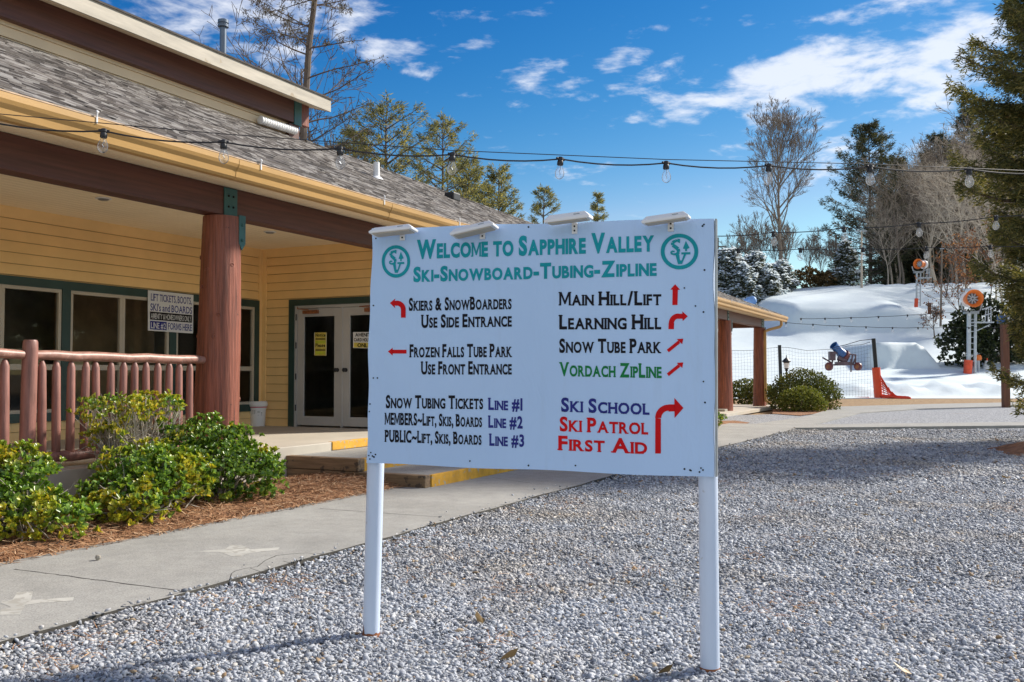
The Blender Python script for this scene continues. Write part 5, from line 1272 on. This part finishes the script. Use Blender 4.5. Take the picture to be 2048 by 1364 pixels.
leaf_tree('beech_tree', 'small tree with rust brown leaves behind the nearer orange snow gun', hp(1925, 92), 7.5, 2.5, 101, 750, G6)
leaf_tree('beech_tree', 'slender rust-leaved tree right of the upper orange snow gun', hp(1893, 104), 5.5, 2, 102, 420, G6)
leaf_tree('beech_tree', 'rust-leaved sapling in front of the upper snow slope', hp(1868, 90), 3.0, 1.2, 103, 170, G6)
leaf_tree('beech_tree', 'rust-leaved tree at the right border of the wood', hp(1975, 98), 8.5, 2.5, 104, 600, G6)
for (u, d, s_, lb) in ((1928, 78, 1.25, 'dark glossy evergreen thicket bush below the nearer snow gun'), (1975, 80, 1.5, 'dark evergreen thicket bush above the small shed'), (2030, 79, 1.4, 'dark evergreen thicket bush behind the near spruce')):
    q = hp(u, d); shrub('thicket_bush', lb, q, [(0, 0, 1.4 * s_, 1.5 * s_, 1.2, 1.5 * s_), (.9, .2, .8 * s_, 1.1 * s_, 1.1, 1.0 * s_), (.1, 0, 2.6 * s_, .9 * s_, .9, 1.1 * s_)], 1000, MAT['rhodo_leaf'], .30, 25, per=6, cat='bush')

# the near spruce, its litter mound
q = ud(2222, 18.7); spr = conifer('spruce_tree', 'big near spruce with drooping boughs at the right edge of the view', q, 12.2, 2.5, 120, 'spruce', 210, 1.2, 'needles_spruce', 'bark', .075, (.13, .011), droop=.34, r0=.24, whorl=.33, only=(math.atan2(-RT[1], -RT[0]), -.1), env_fn=lambda f: (1.75 + 1.7 * f) if f < .55 else 2.66 * (1 - (f - .55) / .45) ** .8 + .05)
V = []; F = []; n = 40; c0 = gz(2085, 905)
V.append(tuple(c0 + (0, 0, .22)))
for k in range(1, 9):
    for j in range(n):
        a = 2 * math.pi * j / n; r_ = k / 8 * (1 + .14 * math.sin(3 * a) + .08 * math.sin(7 * a)); V.append((c0[0] + .85 * r_ * math.cos(a), c0[1] + 1.2 * r_ * math.sin(a), .22 * math.cos(min(1, k / 8) * math.pi / 2) ** 1.3 + random.uniform(-.012, .012) - .004))
for j in range(n): F.append((0, 1 + j, 1 + (j + 1) % n, 1 + (j + 1) % n))
MB_ = MB(); MB_.add(V, [(0, 1 + j, 1 + (j + 1) % n) for j in range(n)] + [(1 + k * n + j, 1 + (k + 1) * n + j, 1 + (k + 1) * n + (j + 1) % n, 1 + k * n + (j + 1) % n) for k in range(7) for j in range(n)])
o = MB_.build('needle_mound', MAT['straw'], None, True); tag(o, kind='structure')
# fallen leaves on the gravel
mb = MB(); random.seed(9)
lp = [(1805, 1340), (1018, 1312), (1990, 925), (1985, 1018), (1850, 920), (1935, 905), (1710, 877), (1505, 877), (1770, 888), (1880, 892), (2010, 955), (960, 1238), (1330, 1342)]
rootl = None
for (u, v) in lp:
    q = gz(u, v, .03); a = random.uniform(0, 6.28); L = random.uniform(.035, .055); e1 = np.array([math.cos(a), math.sin(a), .25]); e2 = np.array([-math.sin(a), math.cos(a), .15])
    P = [-e1 * L, -e1 * .3 * L + e2 * .5 * L, e1 * .4 * L + e2 * .45 * L + (0, 0, .012), e1 * L + (0, 0, .02), e1 * .4 * L - e2 * .4 * L, -e1 * .3 * L - e2 * .5 * L + (0, 0, .01)]
    o = MB().add([q * 0 + x for x in P], [(0, 1, 2, 3), (0, 3, 4, 5)]).build('fallen_leaf', MAT['brown_leaf'] if u != 1805 else MAT['siding_pale'], fix=False); o.location = q
    tag(o, 'dry brown leaf lying on the grey gravel' if u != 1805 else 'pale tan curled leaf on the gravel near the right leg', 'leaf', 'fallen leaves on the gravel')
q = gz(196, 1115, .075); o = MB().lathe((0, 0, 0), [(.012, -.015), (.02, 0), (.016, .014), (.006, .02)], 7).build('stray_stone', MAT['stone_block'], None); o.location = q; o.scale = (1.2, 1, 1); tag(o, 'single dark stone lying on the concrete walk', 'stone')
# ------------------------------------------------------------------ things on and before the snow
MAT['orange'] = plain('orange', (.72, .17, .02), .4, .12, 3, 20, .05)
MAT['orange_red'] = plain('orange_red', (.66, .07, .02), .5, .15, 5, 20, .1)
MAT['blue'] = plain('blue', (.03, .095, .26), .4, .15, 4, 20, .05)
MAT['galv'] = plain('galv', (.42, .45, .48), .45, .12, 4, 20, .05, metal=.3)
MAT['maroon'] = plain('maroon', (.12, .02, .02), .5, .2, 5, 20, .1)
MAT['post_wood'] = plain('post_wood', (.16, .065, .035), .7, .25, 3, 20, .3, stretch=(3, 3, .4))
MAT['shed_wall'] = plain('shed_wall', (.28, .19, .11), .8, .2, 3, 20, .2)
MAT['net'] = plain('net', (.03, .03, .035), .8, .1, 3, 20, 0)
MAT['net_orange'] = plain('net_orange', (.70, .07, .03), .8, .1, 3, 20, 0)

# safety net fence
DN = 61.0
def np_(u, v): d_ = DN + (1560 - u) * .02; return at(u, v, d_)
fn = empty('net_fence', hp(1560, DN), 'dark safety net fence stretched before the snow run with one padded end post', 'fence')
def gpost(u0, v0, u1, v1, r, name, mat): return MB().cyl(np_(u0, v0), np_(u1, v1), r, n=12).build(name, mat, fn, True)
gpost(1559, 690, 1563, 800, .11, 'post', MAT['black']); pp = gpost(1747, 677, 1757, 797, .12, 'post', MAT['black'])
MB().cyl(np_(1752, 735), np_(1757, 797), .24, n=12).build('pad', MAT['orange_red'], fn, True)
topn = [(1440, 700), (1470, 702), (1500, 700), (1530, 698), (1559, 693), (1590, 698), (1625, 701), (1660, 699), (1700, 692), (1725, 688), (1747, 682)]
def nt_top(u): return np.interp(u, [p_[0] for p_ in topn], [p_[1] for p_ in topn])
mb = MB()
us = np.arange(1380, 1747, 6.0)
for i, u in enumerate(us):
    t0 = nt_top(u); mb.tube([np_(u, t0), np_(u + 1.5, (t0 + 795) / 2), np_(u + 1, 797)], .0045, 3, cap=False)
for k in range(16):
    pts = []
    for u in np.arange(1380, 1750, 18): t0 = nt_top(u); pts.append(np_(u, t0 + (796 - t0) * (k / 15) + 1.2 * math.sin(u * .11 + k)))
    mb.tube(pts, .0045 if k else .015, 3, cap=False)
mb.build('mesh', MAT['net'], fn, fix=False)
MB().tube([np_(1747, 678), np_(1720, 681), np_(1690, 690), np_(1660, 697)], .02, 4).build('rope', MAT['net'], fn)
fl = empty('orange_net', np_(1780, 797), 'orange plastic net slumped on the ground beside the padded fence post', 'net')
mb = MB()
for k in range(9):
    f = k / 8; mb.tube([np_(1757 + f * 4, 745 + f * 50), np_(1775 + f * 12, 775 + f * 20), np_(1790 + f * 22, 796)], .03, 4, cap=False)
for k in range(6):
    f = k / 5; mb.tube([np_(1757 + f * 33, 748 + f * 44), np_(1758 + f * 40, 770 + f * 25), np_(1760 + f * 46, 797)], .025, 4, cap=False)
mb.build('mesh', MAT['net_orange'], fl, fix=False)
mb = MB()
for k in range(7): mb.tube([np_(1760 + j * 8, 796 - 3 * math.sin(j * .8 + k) * (1 - j / 8) - k * .35) + FH * (k * .12 - .4) for j in range(8)], .07, 5)
mb.build('folds', MAT['net_orange'], fl, True, fix=False)
MB().tube([np_(u, 797 - 1.2 * (u % 3)) for u in range(1570, 1750, 12)], .07, 5).build('red_edging', MAT['net_orange'], fn, True)
# fan snow gun on a wheeled frame
Dg_ = 68.0; q = hp(1690, Dg_)
def P_(u, v, dz=0.0): return at(u, v, Dg_ + dz)
g = empty('snow_gun', P_(1690, 741), 'blue barrelled fan snow gun on a dark red wheeled frame', 'snow gun')
ax = P_(1668, 690, -.1) - P_(1686, 709, .12); ax /= np.linalg.norm(ax)
MB().lathe(P_(1682, 706, .2), [(.30, -.25), (.34, -.22), (.34, .05), (.31, .10), (.29, .66), (.31, .86), (.26, .86), (.24, .3)], 24, ax).build('barrel', MAT['blue'], g, True)
MB().lathe(P_(1684, 708, .25), [(.42, -.36), (.47, -.33), (.47, -.12), (.42, -.10)], 24, ax).build('fan_housing', MAT['maroon'], g, True)
for u, v, r in ((1658, 733, .30), (1716, 733, .29)):
    w = MB().lathe(P_(u, v, -.3), [(r * .75, -.11), (r, -.08), (r, .08), (r * .75, .11)], 20, RT * .8 + FH * .6).build('wheel', MAT['maroon'], g, True)
    MB().lathe(P_(u, v, -.3), [(r * .5, -.13), (r * .55, -.12), (r * .55, .12), (r * .5, .13)], 16, RT * .8 + FH * .6).build('hub', MAT['rust'], w, True)
mb = MB()
for seg in (((1650, 730), (1722, 729)), ((1664, 728), (1668, 706)), ((1668, 706), (1694, 706)), ((1703, 728), (1705, 708)), ((1694, 708), (1712, 710)), ((1711, 710), (1711, 728)), ((1702, 718), (1702, 744)), ((1664, 726), (1645, 715)), ((1678, 728), (1676, 716)), ((1690, 729), (1699, 712)), ((1706, 728), (1711, 716))):
    mb.cyl(P_(*seg[0]), P_(*seg[1]), .055, n=8)
mb.cyl(P_(1676, 716), P_(1692, 722), .18, n=12); mb.obox(P_(1664, 712), RT, FH, (0, 0, 1), .2, .2, .32); mb.obox(P_(1686, 727), RT, FH, (0, 0, 1), .5, .3, .12)
mb.build('frame', plain('frame_dark', (.10, .06, .07), .5, .3, 4), g)
# the two fan guns on towers
def tower(u, dpt, vb, vt, label, front, sc):
    def T(uu, vv, dz=0.0): return at(uu, vv, dpt + dz)
    k = dpt / FPX; root = empty('snow_gun_tower', T(u, vb), label, 'snow gun', 'orange fan guns on towers')
    def X(du, dv, dz=0.0): return T(u + du * sc, vt + dv * sc, dz)
    ax = RT * (-.08 if front > 0 else -.85) + FH * (-.99 if front > 0 else -.55); ax /= np.linalg.norm(ax); r = 17.5 * k * sc
    c = X(4, 0)
    b = MB().lathe(c, [(r * .62, -r * 1.5), (r * .66, -r * .9), (r * .70, -r * .1), (r * 1.02, r * .38), (r, r * .48), (r * .90, r * .40), (r * .62, -.05 * r), (r * .60, -r * .5)], 28, ax).build('barrel', MAT['orange'], root, True)
    MB().lathe(c - ax * r * .4, [(r * .60, 0), (r * .60, .05), (r * .2, .06)], 20, ax).build('back_plate', MAT['steel'], b)
    mb = MB(); e1 = np.cross(ax, [0, 0, 1]); e1 /= np.linalg.norm(e1); e2 = np.cross(ax, e1)
    for i in range(9):
        a = 2 * math.pi * i / 9; dr = e1 * math.cos(a) + e2 * math.sin(a); mb.obox(c + dr * r * .38 - ax * r * .1, dr, np.cross(ax, dr), ax, r * .28, r * .06, r * .05)
    mb.build('blades', MAT['galv'], b)
    MB().lathe(c - ax * r * 1.45, [(r * .55, -r * .28), (r * .85, -r * .2), (r * .86, r * .15), (r * .62, r * .25)], 24, ax).build('intake_ring', MAT['white'], root, True)
    mb = MB(); mb.tube([X(-20, 8), X(-17, 22), X(0, 30), X(18, 24), X(22, 10)], .06, 8); mb.obox(X(0, 28), RT, FH, (0, 0, 1), r * .8, .2, r * .16); mb.build('yoke', MAT['steel'], root, True)
    mb = MB(); mb.cyl(X(-4, 30), T(u - 5 * sc, vb), .16 * sc, n=12); mb.cyl(X(9, 30), T(u + 8 * sc, vb), .11 * sc, n=10)
    for i in range(9): f = .1 + .1 * i; mb.cyl(X(-4, 30) * (1 - f) + T(u - 5 * sc, vb) * f, X(9, 30) * (1 - f) + T(u + 8 * sc, vb) * f, .03, n=5)
    mb.build('mast', MAT['galv'], root, True)
    mb = MB(); mb.obox(X(22, 48), RT, FH, (0, 0, 1), 20 * k * sc, .35, .05)
    for (a0, b0, a1, b1) in ((8, 66, 38, 52), (40, 48, 40, 16), (28, 48, 30, 20), (40, 16, 22, 22), (40, 30, 26, 34), (34, 48, 35, 18)): mb.cyl(X(a0, b0), X(a1, b1), .045, n=6)
    mb.build('platform', MAT['galv'], root)
    MB().cyl(T(u - 5 * sc, vb - 26 * sc), T(u - 7 * sc, vb + 4 * sc), .32 * sc, n=12).build('pad', MAT['orange_red'], root, True)
    return root
tower(1942, 75, 746, 597, 'nearer and larger orange fan snow gun on a grey tower by the bushes', 1, 1.0)
tower(1836, 97, 612, 528, 'farther orange fan snow gun on a tower part way up the snow slope', -1, .58)
# small equipment at the foot of the near tower
q = at(1957, 742, 76); h = empty('hydrant', q, 'small pump post with an orange cap at the foot of the nearer tower', 'hydrant')
MB().cyl(q - np.array([0, 0, .2]), q + np.array([0, 0, .9]), .12, n=10).build('pipe', MAT['galv'], h, True); MB().lathe(q + np.array([0, 0, .85]), [(.2, 0), (.26, .1), (.26, .3), (.18, .42), (.05, .46)], 16).build('cap', MAT['orange'], h, True)
q = at(1973, 744, 77); h = empty('marker', q, 'white and red marker post beside the orange-capped pump post', 'marker')
MB().lathe(q - np.array([0, 0, .2]), [(.24, 0), (.26, .2), (.26, .7), (.16, .85), (.10, 1.2)], 14).build('body', MAT['white'], h, True); MB().lathe(q, [(.265, .05), (.27, .08), (.27, .22), (.265, .25)], 14).build('band', MAT['orange_red'], h, True); MB().lathe(q + np.array([0, 0, .9]), [(.10, 0), (.12, .05), (.12, .3), (.05, .36)], 12).build('top', MAT['orange_red'], h, True)
# shed
q = at(2008, 744, 82); sh = empty('shed', q, 'small wooden shed with grey roof and pale garage door at the edge of the snow', 'shed')
sx_, sy_ = RT, FH
MB().obox(q + np.array([0, 0, .6]), sx_, sy_, (0, 0, 1), 1.45, 1.2, 1.0).build('wall', MAT['shed_wall'], sh)
MB().prism([q + sx_ * -1.7 - sy_ * 1.5 + np.array([0, 0, 1.5]), q + sx_ * -1.7 + np.array([0, 0, 2.5]), q + sx_ * -1.7 + sy_ * 1.5 + np.array([0, 0, 1.5])], sx_ * 3.4).build('roof', MAT['steel'], sh)
MB().obox(q + sx_ * .25 - sy_ * 1.21 + np.array([0, 0, .45]), sx_, sy_, (0, 0, 1), 1.0, .03, .75).build('door', MAT['galv'], sh)
# brown post with a blue and white cap
q = gz(2012, 815); bp = empty('wooden_post', q, 'brown square wooden post on the gravel edge with a blue and white cap', 'post')
MB().obox(q + np.array([0, 0, 1.74]), RT, FH, (0, 0, 1), .13, .13, 1.76).build('post', MAT['post_wood'], bp, bevel=.02)
p_ = q + np.array([0, 0, 3.68]); MB().obox(p_ - RT * .06, RT, FH, (0, 0, 1), .19, .15, .16).build('cap', MAT['blue'], bp, bevel=.02); MB().lathe(p_ + RT * .16 - FH * .17, [(.14, 0), (.14, .02), (.10, .03)], 20, -FH).build('emblem', MAT['white'], bp)
# lantern and patio table
q = gz(1573, 795, 0); d_ = 52; ln = empty('lantern_post', ud(1573, d_), 'black lantern lamp post standing behind the large domed bush', 'lamp post')
def L_(v): return at(1573, v, d_)
MB().cyl(ud(1573, d_), L_(742), .045, n=10).build('post', MAT['black'], ln, True)
lb = L_(742); MB().lathe(lb, [(.07, 0), (.10, .06), (.06, .08), (.11, .1), (.17, .48), (.24, .5), (.22, .56), (.10, .68), (.03, .74), (.02, .86)], 8).build('lantern', MAT['black'], ln)
MB().lathe(lb, [(.113, .12), (.165, .44)], 8).build('glass', MAT['white'], ln)
q = gz(1470, 806); tb = empty('patio_table', q, 'thin dark metal patio table behind the porch columns', 'table')
MB().lathe(q, [(.62, .80), (.64, .81), (.64, .83), (.62, .84)], 24).build('table_top', MAT['black'], tb)
for (a, b) in ((-.3, -.2), (.3, -.2), (-.3, .2), (.3, .2)): MB().cyl(q + RT * a + FH * b, q + RT * a * .8 + FH * b * .8 + np.array([0, 0, .8]), .025, n=8).build('leg', MAT['black'], tb)
mb = MB()
for s_ in (-1, 1): mb.obox(q + RT * s_ * .85 + np.array([0, 0, .46]), RT, FH, (0, 0, 1), .2, .5, .02).cyl(q + RT * s_ * .85, q + RT * s_ * .85 + np.array([0, 0, .46]), .02, n=6).cyl(q + np.array([0, 0, .3]), q + RT * s_ * .85 + np.array([0, 0, .44]), .02, n=6)
mb.build('seat', MAT['black'], tb)
# poles on the hill
q = hp(1725, 108); pl_ = empty('pole', q, 'pale lamp pole with a crossbar on the hilltop', 'pole')
tp = at(1723, 462, 108); MB().cyl(q - np.array([0, 0, .3]), tp, .14, .09, 10).build('shaft', MAT['bark_pale'], pl_, True); MB().obox(tp, RT, FH, (0, 0, 1), .6, .12, .05).build('crossbar', MAT['galv'], pl_)
q = at(1881, 645, 91); pl_ = empty('pole', q, 'thin grey lift pole at the right border of the snow slope', 'pole'); MB().cyl(q - np.array([0, 0, .4]), at(1884, 490, 91), .11, .06, 10).build('shaft', MAT['bark_mid'], pl_, True); MB().obox(at(1884, 497, 91), RT, FH, (0, 0, 1), .16, .1, .05).build('head', MAT['galv'], pl_)
q = at(1859, 622, 94); o = MB().cyl(q - np.array([0, 0, .3]), at(1859, 606, 94), .18, n=10).build('short_post', MAT['post_wood'], None, True); tag(o, 'short dark wooden post on the snow slope', 'post')
o = MB().cyl(hp(1876, 108) - np.array([0, 0, .3]), at(1862, 528, 108), .20, .14, 10).build('leaning_log', MAT['bark_pale'], None, True); tag(o, 'pale leaning broken trunk at the top of the slope', 'trunk')
for (u, v0, v1, lb) in ((1436, 475, 560, 'dark utility pole just behind the right edge of the board'), (1672, 470, 545, 'dark utility pole rising behind the snowy spruce')):
    q = hp(u, 125); tp = at(u, v0, 125); pl_ = empty('utility_pole', q, lb, 'utility pole'); MB().cyl(q, tp, .16, .11, 8).build('shaft', MAT['bark'], pl_, True); MB().obox(tp - np.array([0, 0, 1.2]), RT, FH, (0, 0, 1), 1.0, .08, .07).build('crossarm', MAT['bark'], pl_)
q = hp(1502, 103); tb_ = empty('covered_gun', q, 'snow gun under a blue and white cover below the snowy evergreens', 'snow gun')
MB().lathe(q + np.array([0, 0, .7]) - RT * .6, [(.15, -.1), (.42, 0), (.55, .5), (.45, 1.1), (.2, 1.3)], 14, RT * .9 + np.array([0, 0, .35])).build('cover', plain('cover', (.18, .33, .62), .6, .3, 3, 10, .4), tb_, True); MB().cyl(q - np.array([0, 0, .3]), q + np.array([0, 0, .7]), .1, n=8).build('stand', MAT['galv'], tb_)
